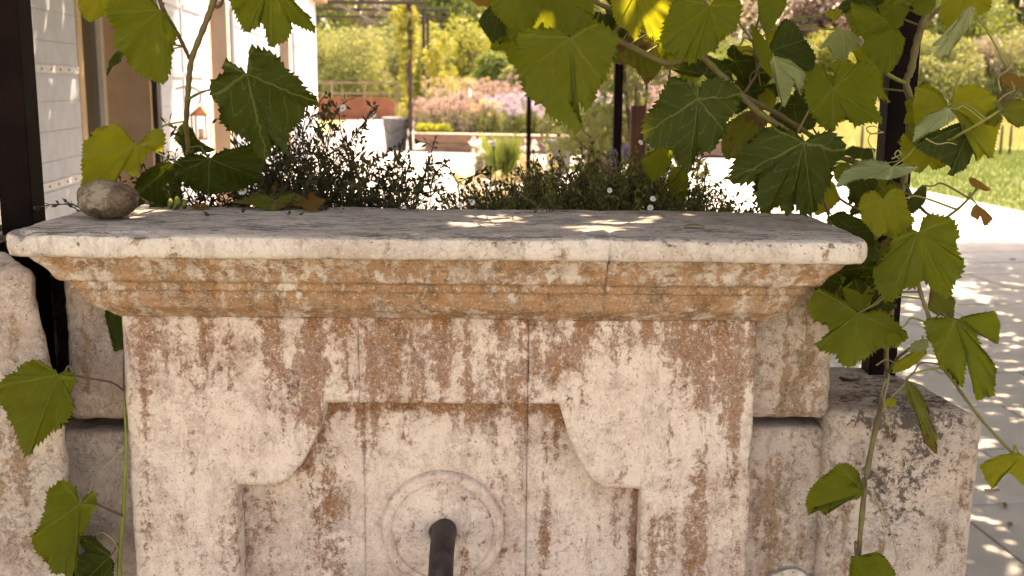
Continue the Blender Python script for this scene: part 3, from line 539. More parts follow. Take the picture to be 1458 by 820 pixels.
# boss with raised ring, spout
c0 = P(630, 758, YF + .03); R = abs(P(718, 758, YF + .01).x - c0.x)
def ros(name, prof, wear_shade=face_wear_shade, n=72):
    pr = [(R * r, h) for r, h in prof]; o = lathe(name, pr, (c0.x, yp, c0.z), MS, None, n, 'y'); jag(o, .0009, 60); set_wear_shade(o, wear_shade); return keep(o, ft)
bw = lambda v: face_wear_shade(v) * [1, 1, .2] - [.08, -.15, 0]
ros('boss', [(1.03, -.004), (1.0, .004), (.985, .011), (.95, .0135), (.90, .0145), (.86, .0145), (.835, .0135), (.82, .0125)], bw)
ros('boss_centre', [(.835, .010), (.815, .0135), (.79, .0165), (.75, .018), (.6, .0205), (.4, .0215), (.24, .022), (.21, .019), (.2, .006)], bw)
spx = P(632, 762, YF); spm = simple('blackened_iron', (0.012, 0.009, 0.010), (0.05, 0.03, 0.026), 70, .42, 1.0, .003, (1, 1, .5), .4, .3)
pp = smooth_path([(spx.x, YF + .03, spx.z), (spx.x, YF - .02, spx.z), (spx.x, YF - .055, spx.z - .008), (spx.x, YF - .082, spx.z - .035), (spx.x, YF - .09, spx.z - .08), (spx.x, YF - .09, spx.z - .17)], 8)
keep(tube('spout', pp, .0205, spm, None, 20), ft)

# moulded ledge, two stones
zl0 = pxz(372, 600, YL); zc = pxz(407, 600, YL + .055); zf = pxz(416, 600, YL + .075); ztop = 1.327
prof = [(-.04, ztop + .001), (0, ztop), (.04, ztop), (.08, ztop - .0005), (.112, ztop - .0008), (.122, ztop - .002), (.127, ztop - .005), (.1295, ztop - .009), (.130, ztop - .014), (.129, zl0 + .008), (.127, zl0 + .003), (.122, zl0), (.110, zl0 - .001), (.100, zl0 - .002),
        (.097, zl0 - .006), (.093, zl0 - .012), (.086, (zl0 + zc) / 2 + .004), (.079, (zl0 + zc) / 2 - .004), (.072, zc + .006), (.067, zc + .0015), (.062, zc), (.058, zc - .001), (.056, zc - .005), (.055, zf), (.050, zf - .0015), (.047, zf - .004), (.046, zf - .011), (.041, zf - .020), (.034, (zf + zt) / 2 - .006), (.024, zt + .014), (.014, zt + .008), (.009, zt + .004), (.006, zt + .001), (.0, zt - .002), (-.02, zt - .002)]
fxL, fxR = pxx(172, 455), pxx(1085, 455)
def ledgewear(v):
    px, py = proj(v); z = v[:, 2]; up = z > ztop - .012
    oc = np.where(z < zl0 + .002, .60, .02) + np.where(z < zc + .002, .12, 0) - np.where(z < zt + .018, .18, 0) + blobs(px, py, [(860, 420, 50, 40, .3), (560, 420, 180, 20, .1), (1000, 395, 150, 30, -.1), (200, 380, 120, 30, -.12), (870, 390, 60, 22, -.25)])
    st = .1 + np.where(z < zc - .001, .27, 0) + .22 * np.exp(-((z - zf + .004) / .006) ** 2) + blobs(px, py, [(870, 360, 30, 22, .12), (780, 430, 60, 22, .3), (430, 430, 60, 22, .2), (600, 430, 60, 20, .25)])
    li = np.where(up, .35, .16) + blobs(px, py, [(620, 350, 700, 9, .16), (110, 345, 10, 8, .5), (1200, 352, 40, 8, .3), (1050, 345, 100, 8, .15)]) - np.where(z < zl0, .3, 0)
    return np.stack([st, li, oc], 1)
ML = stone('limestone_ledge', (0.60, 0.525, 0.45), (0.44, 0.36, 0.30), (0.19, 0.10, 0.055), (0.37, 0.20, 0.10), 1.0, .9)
def ledge(name, x0, x1, endL, endR):
    V = []; Fc = []
    P2 = [prof[0]]
    for a, b in zip(prof[:-1], prof[1:]):
        n = max(1, int(math.hypot(a[0] - b[0], a[1] - b[1]) / .004)); P2 += [(a[0] + (b[0] - a[0]) * k / n, a[1] + (b[1] - a[1]) * k / n) for k in range(1, n + 1)]
    def grid(rows):
        b = len(V)
        for r_ in rows: V.extend(r_)
        m = len(rows[0])
        for i in range(len(rows) - 1):
            for k in range(m - 1): Fc.append((b + i * m + k, b + (i + 1) * m + k, b + (i + 1) * m + k + 1, b + i * m + k + 1))
    nx = int((x1 - x0) / .006)
    L_ = lambda o: (fxL - o) if endL else x0; R_ = lambda o: (fxR + o) if endR else x1
    grid([[(L_(o) + (R_(o) - L_(o)) * k / nx, YF - o, z) for k in range(nx + 1)] for o, z in P2])
    ys = np.linspace(0, 1, 36); o0 = prof[0][0]
    grid([[(L_(o0) + (R_(o0) - L_(o0)) * k / nx, YF - o0 + (YB - YF + o0) * t, ztop + .001) for k in range(nx + 1)] for t in ys[::-1]])
    if not endL: grid([[(x0, YF - o, z) for o, z in P2], [(x0, YF + .05, zt + .05)] * len(P2)])
    if not endR: grid([[(x1, YF - o, z) for o, z in P2], [(x1, YF + .05, zt + .05)] * len(P2)])
    for on, s_ in ((endL, -1), (endR, 1)):
        if on:
            e = fxL if s_ < 0 else fxR
            grid([[(e + s_ * o, YF - o + (YB - YF + o) * t, z) for t in ys] for o, z in P2])
    bm = bmesh.new(); vs_ = [bm.verts.new(v) for v in V]
    for f in Fc:
        try: bm.faces.new([vs_[i] for i in f])
        except ValueError: pass
    bmesh.ops.remove_doubles(bm, verts=bm.verts[:], dist=.0009); bmesh.ops.recalc_face_normals(bm, faces=bm.faces[:])
    X = np.array([v.co[:] for v in bm.verts])
    # worn: rounded plan corners, chips along the nosing, uneven dressing
    n = fbm(X * [.5, 1, 1], 14, 4); n2 = fbm(X + 8, 60, 3); chip = np.clip(fbm(X + 2, 19, 3) - .22, 0, 1) * .035 * np.exp(-((X[:, 2] - ztop + .006) / .012) ** 2) * (X[:, 1] < YL + .03)
    bm.normal_update()
    for i, v in enumerate(bm.verts):
        q = v.normal * (.0030 * n[i] + .0014 * n2[i]); v.co += q; v.co.y += chip[i]; v.co.z -= chip[i] * .8
        for e, s_ in ((fxL - .13, -1), (fxR + .13, 1)):
            dx = abs(v.co.x - e); dy = v.co.y - YL
            if dx < .03 and 0 <= dy + .004 < .03:
                k = (1 - dx / .03) * (1 - max(dy, 0) / .03); v.co.x -= s_ * .011 * k; v.co.y += .011 * k
    me = bpy.data.meshes.new(name); bm.to_mesh(me); bm.free(); me.materials.append(ML); me.polygons.foreach_set('use_smooth', [True] * len(me.polygons))
    o = link(bpy.data.objects.new(name, me)); set_wear_shade(o, ledgewear); return keep(o, ft)
jx = pxx(869, 360, YL)
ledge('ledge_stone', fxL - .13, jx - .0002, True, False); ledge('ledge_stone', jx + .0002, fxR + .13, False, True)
# rubble core of the wall behind the face (dark joints) and a trough below the spout
core = boxo('backing', xL + .012, xR - .012, YF + .19, YB - .02, 0, ztop - .012, MB, None); set_wear_shade(core, lambda v: np.tile([.6, .5, .3], (len(v), 1))); keep(core, ft)
def rough_block(name, x0, x1, y0, y1, z0, z1, r, amp, seed, wear_shade, parent=None, res=.012, mat=None, skew=None):
    sz = np.array([x1 - x0, y1 - y0, z1 - z0]); c = np.array([x0 + x1, y0 + y1, z0 + z1]) / 2; n = np.maximum(4, (sz / res).astype(int)); V = []; Fc = []
    for ax in range(3):
        a, b = [(1, 2), (0, 2), (0, 1)][ax]
        for s_ in (-1, 1):
            base = len(V); U, W = np.meshgrid(np.linspace(-.5, .5, n[a] + 1), np.linspace(-.5, .5, n[b] + 1), indexing='ij'); q = np.zeros((U.size, 3)); q[:, a] = U.ravel(); q[:, b] = W.ravel(); q[:, ax] = .5 * s_
            V.extend(q * sz)
            for i in range(n[a]):
                for j in range(n[b]): m = n[b] + 1; Fc.append((base + i * m + j, base + (i + 1) * m + j, base + (i + 1) * m + j + 1, base + i * m + j + 1))
    V = np.array(V); inner = np.clip(V, -sz / 2 + r, sz / 2 - r); d = V - inner; l = np.linalg.norm(d, axis=1)[:, None]; nr = d / np.maximum(l, 1e-9); V = inner + nr * np.minimum(l, r)
    V = inner + nr * r
    W = V + c; V = V + nr * (amp * fbm(W + seed, 5.5, 4) + amp * .55 * fbm(W + seed, 24, 4) + amp * .22 * fbm(W, 80, 3))[:, None] + c
    if skew: V = skew(V)
    bm = bmesh.new(); vs_ = [bm.verts.new(v) for v in V]
    for f in Fc: bm.faces.new([vs_[i] for i in f])
    bmesh.ops.remove_doubles(bm, verts=bm.verts[:], dist=res * .2); bmesh.ops.recalc_face_normals(bm, faces=bm.faces[:])
    me = bpy.data.meshes.new(name); bm.to_mesh(me); bm.free(); me.materials.append(mat or MB); me.polygons.foreach_set('use_smooth', [True] * len(me.polygons)); o = link(bpy.data.objects.new(name, me)); set_wear_shade(o, wear_shade)
    return keep(o, parent) if parent else o
def bwear(L, st=.2, li=.15, oc=.1, lit=0):
    def f(v):
        px, py = proj(v); up = v[:, 2]; s_ = st + blobs(px, py, [b[:5] for b in L if b[5] == 's']); l_ = li + blobs(px, py, [b[:5] for b in L if b[5] == 'l']); o_ = oc + blobs(px, py, [b[:5] for b in L if b[5] == 'o']); return np.stack([s_, l_, o_], 1)
    return f
def skl(V):
    V = V.copy(); V[:, 0] -= (V[:, 1] - 1.70) * .75 * (V[:, 0] > -.9); V[:, 0] += (V[:, 0] > -.9) * .03 * np.clip((1.2 - V[:, 2]) / .25, 0, 1) * np.clip((V[:, 0] + .9) / .1, 0, 1); return V
wl = empty('block_wall', (-.8, 1.9, 0), 'rough limestone block wall showing left of the fountain', 'wall')
rough_block('stone_block', pxx(-150, 500, 1.73), pxx(66, 500, 1.70), 1.70, 2.12, .42, P(20, 372, 1.66).z - .012, .028, .012, 3, bwear([(40, 660, 40, 90, .2, 's'), (20, 620, 30, 80, .2, 'o'), (30, 560, 50, 60, .12, 's')]), wl, skew=skl)
rough_block('stone_block', pxx(93, 500, 1.80), xL - .002, 1.795, 1.95, P(130, 596, 1.80).z, zt + .07, .016, .008, 9, bwear([(140, 540, 40, 50, .1, 's')], .16), wl)
rough_block('stone_block', pxx(77, 700, 1.80), xL - .003, 1.80, 1.97, .62, P(130, 616, 1.80).z, .010, .003, 14, bwear([(90, 640, 15, 30, .2, 's')], .12), wl)
rough_block('stone_block', pxx(-150, 700, 1.80), pxx(180, 700, 1.8), 1.81, 2.0, .0, .615, .03, .008, 15, bwear([], .12), wl, .03)
keep(boxo('gap_dark_fill', -1.3, -.60, 2.13, 2.2, .1, 1.26, M_soil, None), wl); keep(boxo('gap_dark_fill', -1.25, -.62, 1.98, 2.12, 1.23, 1.26, M_soil, None), wl)  # unseen dark boxes added so the gap between the blocks looks black
wr = empty('block_wall', (.7, 1.9, 0), 'rough limestone block wall right of the fountain, stepping down to a low block', 'wall')
rough_block('stone_block', xR - .012, P(1188, 500, 1.78).x, 1.775, 1.95, P(1120, 600, 1.78).z, zt + .08, .020, .008, 21, bwear([(1130, 500, 60, 100, .26, 'o'), (1120, 520, 50, 90, .2, 's')], .22), wr)
rough_block('stone_block', xR - .014, P(1173, 700, 1.79).x, 1.788, 1.97, .60, P(1120, 609, 1.79).z, .009, .003, 27, bwear([(1100, 770, 45, 50, .35, 'o'), (1085, 700, 30, 60, .3, 's'), (1110, 770, 40, 50, .3, 's'), (1120, 632, 12, 12, .4, 'l')], .16), wr)
def sk(V):
    k = np.clip((V[:, 1] - 1.76) / .3, 0, 1); V = V.copy(); V[:, 0] -= k * .06 * (V[:, 0] > .66); V[:, 2] -= .016 * np.clip((V[:, 0] - .76) / .06, 0, 1); return V
q1 = P(1176, 600, 1.77); q2 = P(1396, 640, 1.77)
rough_block('stone_block', q1.x, q2.x, 1.76, 2.08, .5, 1.012, .020, .007, 31, lambda v: bwear([(1260, 700, 75, 80, .5, 'l'), (1330, 650, 60, 50, .4, 'l'), (1290, 600, 110, 20, .5, 'l'), (1290, 555, 140, 35, .6, 'l'), (1200, 740, 20, 90, .3, 's'), (1190, 780, 20, 60, .25, 'o'), (1360, 780, 40, 60, .1, 's')], .16, .22)(v), wr, .009, None, sk)
rough_block('stone_block', q1.x - .2, q2.x + .02, 1.78, 2.1, 0, .595, .03, .008, 33, bwear([], .2), wr, .03)
# limestone trough catching the water below the frame
tr = empty('stone_trough', (-.11, 1.45, 0), 'pale stone trough lip catching light at the foot of the right wall blocks', 'trough')
wz = bwear([], .05, .1, .02)
rough_block('front_wall', -.8, .62, 1.0, 1.12, 0, .52, .02, .004, 41, wz, tr, .03, ML); rough_block('side_wall', -.8, -.69, 1.123, 1.725, 0, .52, .02, .004, 42, wz, tr, .03, ML); rough_block('side_wall', .5, .62, 1.123, 1.725, 0, .52, .02, .004, 43, wz, tr, .03, ML)
boxo('bottom', -.585, .605, -.325, .275, 0.01, .1, MB, tr)
boxo('water', -.58, .609, -.328, .273, .30, .42, N('still_water').fin((.02, .03, .03), .05, None, .5), tr)
# pale rough patch on the joint at the right
rough_block('pale_patch', P(1078, 812, 1.79).x, P(1160, 812, 1.79).x, 1.772, 1.80, .66, P(1110, 810, 1.77).z, .010, .010, 51, bwear([], -.5, -.5, -.5), wr, .006, ML, lambda V: V - np.stack([V[:, 0] * 0, V[:, 0] * 0, .022 * np.clip(fbm(V * [1, 0, 0], 30, 3), -1, 1) * (V[:, 2] > .69) + .02 * (V[:, 2] > .69) * np.abs((V[:, 0] - V[:, 0].mean()) / .04) ** 2], 1))
# raised soil bed behind the wall
sb = empty('raised_bed', (-.15, 2.35, 0), 'raised soil bed behind the fountain wall', 'planter')
boxo('soil', -.62, .50, -.38, .45, 0, 1.13, M_soil, sb)
# ------------------------------------------------------------------ near pergola of black steel
pg = empty('steel_pergola', (.69, 1.985, 0), 'black steel pergola over the fountain with thick dark posts at both sides', 'pergola')
def post(px, py, Y, w_, z0, z1=2.56):
    q_ = P(px, py, Y); o_ = boxo('post', q_.x - w_ / 2, q_.x + w_ / 2, Y - w_ / 2, Y + w_ / 2, z0, z1, M_post, None, .003); return keep(o_, pg)
post(1267, 300, 2.03, .051, .985); post(22, 150, 2.06, .060, 0); post(879, 180, 7.0, .056, 0); post(-420, 150, 2.06, .06, 0)
zB = 2.56
for y in (-1.6, .45, 2.0, 3.7, 5.4, 7.0, 8.6, 10.4, 12.2): keep(boxo('beam', -2.6 if y < 9 else .4, 8.2, y - .03, y + .03, zB, zB + .06, M_post, None, .003), pg)
for x in (-2.2, -.93, .69, 2.4, 4.1, 6.0, 8.0): keep(boxo('beam', x - .02, x + .02, -1.7, 8.7 if x < 0 else 12.3, zB + .061, zB + .1, M_post, None, .002), pg)
# ================================================================== GRAPE LEAVES
LM = dict(
 d=leafmat('vine_leaf_dark', (0.020, 0.033, 0.003), (0.033, 0.046, 0.004), (0.08, 0.10, 0.004), trans=.34, vein=(.14, .16, .05)),
 m=leafmat('vine_leaf_green', (0.048, 0.066, 0.005), (0.070, 0.088, 0.006), (0.36, 0.40, 0.025), trans=.47),
 y=leafmat('vine_leaf_yellow_green', (0.11, 0.125, 0.010), (0.15, 0.155, 0.012), (0.52, 0.52, 0.035), trans=.55, vein=(.25, .24, .05)),
 p=leafmat('vine_leaf_underside_sheen', (0.15, 0.18, 0.075), (0.21, 0.24, 0.11), (0.24, 0.27, 0.06), trans=.25, vein=(.35, .38, .2), rough=.5),  # pale colour covers leaf undersides and painted glossy sheen
 r=leafmat('vine_leaf_reddish', (0.16, 0.075, 0.02), (0.14, 0.09, 0.02), (0.50, 0.24, 0.03), trans=.45, vein=(.3, .2, .05)),
 b=leafmat('vine_leaf_browned', (0.08, 0.09, 0.010), (0.11, 0.115, 0.012), (0.2, 0.2, 0.02), trans=.35, patch=(.13, .05, .03)))
CAN = {-2: -112, -1: -52, 0: 0, 1: 52, 2: 112}
def leaf(O, out, Y, mat='m', tx=0.0, ty=0.0, cup=.06, seed=0, name='leaf', rings=9, tooth=1.0, parent=None):
    """O = where the stalk joins; out = outline corners in photo pixels, third value marks a lobe tip (-2..2); Y = real distance; tx, ty = lean"""
    rs = np.random.RandomState(seed + 1); s_ = Y / F; pts = [np.array(p_[:2], float) for p_ in out]; tips = {i: p_[2] for i, p_ in enumerate(out) if len(p_) > 2}
    A = 0
    for i in range(len(pts)): a, b = pts[i], pts[(i + 1) % len(pts)]; A += a[0] * b[1] - a[1] * b[0]
    size = math.sqrt(abs(A) / 2); spc = max(3.2, size * .075); sgn = 1 if A > 0 else -1
    # canonical angle at every corner, by length along the outline between tips
    cum = [0]
    for i in range(len(pts) - 1): cum.append(cum[-1] + np.linalg.norm(pts[i + 1] - pts[i]))
    kn = [(0, -165)] if 0 not in tips else []; kn += [(cum[i], CAN[t]) for i, t in sorted(tips.items())]; kn += [(cum[-1], 165)] if len(pts) - 1 not in tips else []
    if kn[0][1] > kn[-1][1]: kn = [(a, -b) for a, b in kn]
    B = []; ang = []
    for i in range(len(pts) - 1):
        a, b = pts[i], pts[i + 1]; L = np.linalg.norm(b - a); n = max(1, round(L / spc)); d = (b - a) / max(L, 1e-6); nr = np.array([d[1], -d[0]]) * sgn
        for k in range(n):
            t = k / n; base = a + (b - a) * t; B.append(base + rs.normal(0, .04, 2) * spc); ang.append(cum[i] + L * t)
            if L > spc * .8:
                lean = (.72 if True else .3); tl = spc * rs.uniform(.40, .85) * tooth; q_ = a + (b - a) * (t + lean / n)
                toward = 1
                # teeth point towards the nearer lobe tip
                nt_ = min(tips, key=lambda j: abs(cum[j] - (cum[i] + L * t))) if tips else 0
                if cum[nt_] < cum[i] + L * t: q_ = a + (b - a) * (t + .28 / n); toward = -1
                B.append(q_ + nr * tl + d * toward * tl * .5); ang.append(cum[i] + L * (t + .5 / n))
    B.append(pts[-1]); ang.append(cum[-1]); B = np.array(B); th = np.radians(np.interp(ang, [a for a, _ in kn], [b for _, b in kn])); O = np.array(O, float)
    m = len(B); R_ = np.linalg.norm(B - O, axis=1); Rm = R_.max(); V = [O]; UV = [(0, 0)]; off = [0.0]
    for k in range(1, rings + 1):
        t = (k / rings) ** .9
        for j in range(m):
            jb = B[j] if k == rings else (B[j] * .6 + .2 * B[max(j - 1, 0)] + .2 * B[min(j + 1, m - 1)]); p_ = O + (jb - O) * t
            V.append(p_); rn = t * R_[j] / Rm; UV.append((rn * math.sin(th[j]), rn * math.cos(th[j])))
            fa = (math.degrees(th[j]) + 180) / 55.0; w1 = math.sin((math.degrees(th[j])) / 54 * math.pi) ** 2; 
            off.append(size * (-.028 * w1 * min(1, t * 1.6) * (1 - .3 * t) + cup * 2.2 * (t * R_[j] / Rm) ** 2 + .05 * math.sin(th[j] * 7 + seed * 2.1) * t ** 3 + .02 * math.sin(th[j] * 19 + seed) * t ** 4))
    V = np.array(V); UV = np.array(UV); off = np.array(off) + size * .10 * fbm(np.c_[V / size * 1.7, np.full(len(V), seed * 3.3)], 1, 3) + size * .022 * fbm(np.c_[V / size * 6, np.full(len(V), seed * 3.3)], 1, 2)
    dY = np.tan(tx) * (V[:, 0] - O[0]) + np.tan(ty) * (V[:, 1] - O[1]) - off; Yv = Y + dY * s_
    D = np.array([ray(x, y)[:] for x, y in V]); kk = Yv / D[:, 1]; W = np.c_[D[:, 0] * kk, Yv, H + D[:, 2] * kk]
    Fc = [(0, 1 + j, 2 + j) for j in range(m - 1)] + [(1 + (k - 1) * m + j, 1 + k * m + j, 1 + k * m + j + 1, 1 + (k - 1) * m + j + 1) for k in range(1, rings) for j in range(m - 1)]
    W0 = W[0].copy(); me = bpy.data.meshes.new(name); me.from_pydata([tuple(a) for a in W - W0], [], Fc); me.materials.append(LM[mat]); me.polygons.foreach_set('use_smooth', [True] * len(me.polygons))
    uvl = me.uv_layers.new(name='UVMap'); li_ = np.zeros(len(me.loops), np.int32); me.loops.foreach_get('vertex_index', li_); uvl.data.foreach_set('uv', UV[li_].reshape(-1).astype(np.float32))
    o = bpy.data.objects.new(name, me); link(o); o.location = W0 - np.array(parent.location) if parent else W0
    if parent: o.parent = parent
    return o, Vector(W0)
M_cane = simple('green_brown_cane', (0.12, 0.11, 0.03), (0.10, 0.06, 0.03), 30, .55, .5, .001)
M_canew = simple('woody_cane', (0.13, 0.075, 0.045), (0.09, 0.05, 0.035), 30, .75, .8, .002, (1, 1, .3))
M_shoot = simple('fresh_green_shoot', (0.13, 0.14, 0.025), (0.17, 0.18, 0.035), 30, .5)
M_tend = simple('pale_tendril', (0.26, 0.22, 0.10), (0.2, 0.18, 0.06), 30, .5)
def cane(pts, r, mat, parent, name='cane', n=8, k=7):
    """pts: (px, py, Y); r radius in px or list"""
    w_ = smooth_path([P(*q_) for q_ in pts], k); rr = r if not hasattr(r, '__len__') else np.interp(np.linspace(0, 1, len(w_)), np.linspace(0, 1, len(r)), r)
    rad = np.array([rr] * len(w_) if not hasattr(rr, '__len__') else rr) * pts[0][2] / F
    rad = rad * (1 + .12 * np.sin(np.arange(len(w_)) * 1.7)) ; l = parent.location
    return tube(name, [q_ - l for q_ in w_], list(rad), mat, parent, n), w_
def vine(loc, label, canes, leaves, tend=()):
    rt = empty('grapevine', loc, label, 'grapevine'); samp = []
    for pts, r, mt in canes: _, w_ = cane(pts, r, mt, rt); samp += w_
    for i, (O, out, Y, mt, tx, ty, cup) in enumerate(leaves):
        o, W = leaf(O, out, Y, mt, tx, ty, cup, seed=i * 3 + len(leaves), parent=rt)
        c = min(samp, key=lambda q_: (q_ - W).length + (0 if q_.z >= W.z - .02 else .03)); d = c - W
        if d.length > .16: c = W + Vector((d.x, d.y, d.z)).normalized() * .13 + Vector((0, .01, .01))
        mid = (W + c) / 2 + Vector((0, .012, .012)); pts = smooth_path([Vector((0, 0, 0)), (W * .6 + c * .4 - W) * .7 + Vector((0, .008, .004)), mid - W, c - W], 4)
        tube('leaf_stalk', pts, list(np.interp(np.linspace(0, 1, len(pts)), [0, 1], [.0011, .0019])), M_cane if mt in 'dmb' else M_shoot, o, 6)
    for pts in tend: cane(pts, [1.3, .9, .6], M_tend, rt, 'tendril', 5, 8)
    return rt
# ------------------------------------------------------------------ left vine, hanging at the top left
L_top = [
 ((228, 15), [(226, 12), (205, -8), (187, -14), (160, -6), (152, 16, -2), (165, 42), (163, 60, -1), (181, 80), (187, 94), (203, 107), (234, 119, 0), (242, 98), (244, 66), (252, 48, 1), (240, 32), (236, 18)], 1.86, 'm', .3, .25, .05),
 ((146, -12), [(140, -16), (112, -12), (112, 10, -1), (120, 25), (128, 31, 0), (140, 25), (156, 20, 1), (160, 0), (154, -12)], 1.90, 'y', .2, .3, .05),
 ((173, 74), [(176, 70), (171, 88, -1), (158, 94), (152, 107, 0), (156, 88, 1), (164, 76), (170, 72)], 1.95, 'd', .2, .2, .1),
 ((385, -28), [(375, -34), (322, -10), (336, 20), (349, 45, -1), (366, 38), (369, 24), (381, 46), (384, 66, 0), (407, 58), (415, 43), (410, 30), (449, 46, 1), (441, 28), (421, 8), (414, -12), (395, -34)], 1.86, 'm', -.3, .3, .05),
 ((351, 105), [(349, 103), (332, 94), (320, 87, -2), (322, 105), (301, 117), (301, 136, -1), (314, 148), (316, 172), (332, 187), (347, 195), (357, 199), (365, 218), (378, 226, 0), (390, 203), (406, 218), (410, 187), (433, 164), (431, 152), (453, 147, 1), (429, 121), (425, 111), (410, 103), (390, 78), (357, 66, 2), (358, 84), (353, 102)], 1.80, 'd', -.2, .35, .04),
 ((194, 207), [(193, 206), (179, 192), (173, 182), (162, 178, -2), (149, 181), (133, 188), (134, 195), (120, 202), (118, 223, -1), (118, 234), (118, 259), (112, 275, 0), (125, 268), (137, 266), (162, 259), (167, 244), (172, 232), (182, 246), (196, 251, 1), (199, 234), (210, 216), (231, 213), (235, 197, 2), (232, 188), (222, 184), (211, 191), (204, 204)], 1.88, 'y', .35, .2, .05),
 ((283, 216), [(281, 216), (263, 222), (259, 209), (248, 196, -1), (254, 191), (254, 182), (262, 175, 0), (273, 183), (279, 197), (293, 207), (306, 213, 1), (295, 217)], 2.02, 'd', .3, .2, .05),
 ((298, 226), [(290, 223), (273, 219), (248, 231, -2), (249, 246, -1), (262, 260), (280, 270), (295, 276, 0), (318, 274), (347, 268), (367, 254, 1), (374, 240), (376, 229), (372, 217), (362, 207, 2), (322, 215), (304, 221)], 1.97, 'd', -.3, .5, .06),
 ((246, 233), [(243, 230), (228, 232), (206, 245, -1), (194, 259), (190, 281, 0), (209, 297), (238, 297), (258, 284, 1), (256, 258), (250, 238)], 2.00, 'd', .3, .4, .06),
]
c_left = [([(312, -40, 1.93), (306, -5, 1.92), (299, 16, 1.92), (286, 50, 1.92), (273, 84, 1.93), (269, 115, 1.93), (267, 144, 1.94), (265, 183, 1.97), (268, 215, 1.99), (262, 245, 2.02)], [4.5, 4.2, 3.8, 3.2], M_cane),
          ([(226, -20, 1.88), (230, 8, 1.88), (250, 43, 1.90), (262, 66, 1.92), (270, 84, 1.93)], [3.2, 2.4], M_canew), ([(303, 8, 1.92), (313, 8, 1.92), (322, -12, 1.90)], [3, 2], M_canew),
          ([(267, 142, 1.94), (285, 132, 1.90), (306, 126, 1.86)], [2, 1.5], M_cane)]
vine((-.6, 1.95, 1.2), 'grapevine cane with few large leaves hanging in front of the shutters at left', c_left, L_top, [[(262, 66, 1.92), (240, 70, 1.93), (225, 72, 1.95)], [(205, 207, 1.88), (232, 222, 1.95), (262, 238, 2.0)]])
L_low = [
 ((83, 534), [(82, 531), (66, 521), (54, 514, -2), (31, 519), (25, 530), (8, 538), (-2, 548, -1), (-4, 571), (10, 582), (15, 600), (25, 617), (29, 633), (38, 649, 0), (46, 637), (64, 623), (75, 608), (81, 612), (95, 598), (100, 588), (104, 579, 1), (97, 563), (109, 542, 2), (97, 530), (87, 533)], 1.62, 'm', .1, .15, .05),
 ((114, 718), [(113, 715), (107, 708), (105, 692), (89, 684, -2), (68, 700), (66, 722), (56, 752), (46, 766, -1), (52, 785), (68, 800), (75, 816), (92, 814), (101, 826, 0), (108, 803), (106, 768), (122, 754), (126, 736), (137, 722, 1), (135, 712), (137, 702, 2), (126, 704), (117, 715)], 1.64, 'm', .2, .15, .05),
 ((157, 792), [(158, 788), (145, 778), (133, 764, -2), (112, 762, -1), (115, 775), (124, 786), (108, 794), (106, 812), (112, 834, 0), (140, 838), (160, 822, 1), (162, 800)], 1.70, 'd', .2, .3, .05),
 ((172, 498), [(170, 497), (163, 500), (159, 484, -1), (156, 470), (150, 447, 0), (153, 437), (163, 442), (167, 450), (175, 452, 1), (177, 475), (175, 495)], 1.775, 'd', .1, .1, .05),
]
vine((-.68, 1.70, .75), 'small grapevine shoot climbing in front of the left wall blocks', [([(172, 860, 1.72), (170, 800, 1.72), (175, 740, 1.72), (178, 680, 1.715), (180, 640, 1.72), (178, 590, 1.74), (176, 556, 1.75)], [4, 3.4, 2.4, 1.4], M_shoot), ([(176, 556, 1.75), (160, 545, 1.72), (135, 540, 1.67), (106, 535, 1.63)], [1.6, 1.3], M_canew),
      ([(176, 734, 1.72), (158, 727, 1.69), (137, 717, 1.66)], [1.9, 1.6], M_canew), ([(177, 510, 1.77), (176, 530, 1.755), (176, 556, 1.75)], 1.2, M_canew)], L_low,
     [[(176, 636, 1.72), (160, 655, 1.71), (138, 676, 1.71), (131, 690, 1.71), (125, 705, 1.70)], [(172, 790, 1.72), (160, 768, 1.70), (145, 758, 1.70), (138, 764, 1.70), (146, 772, 1.71), (160, 776, 1.71)], [(160, 530, 1.74), (157, 545, 1.74), (160, 570, 1.76), (145, 582, 1.77)]])
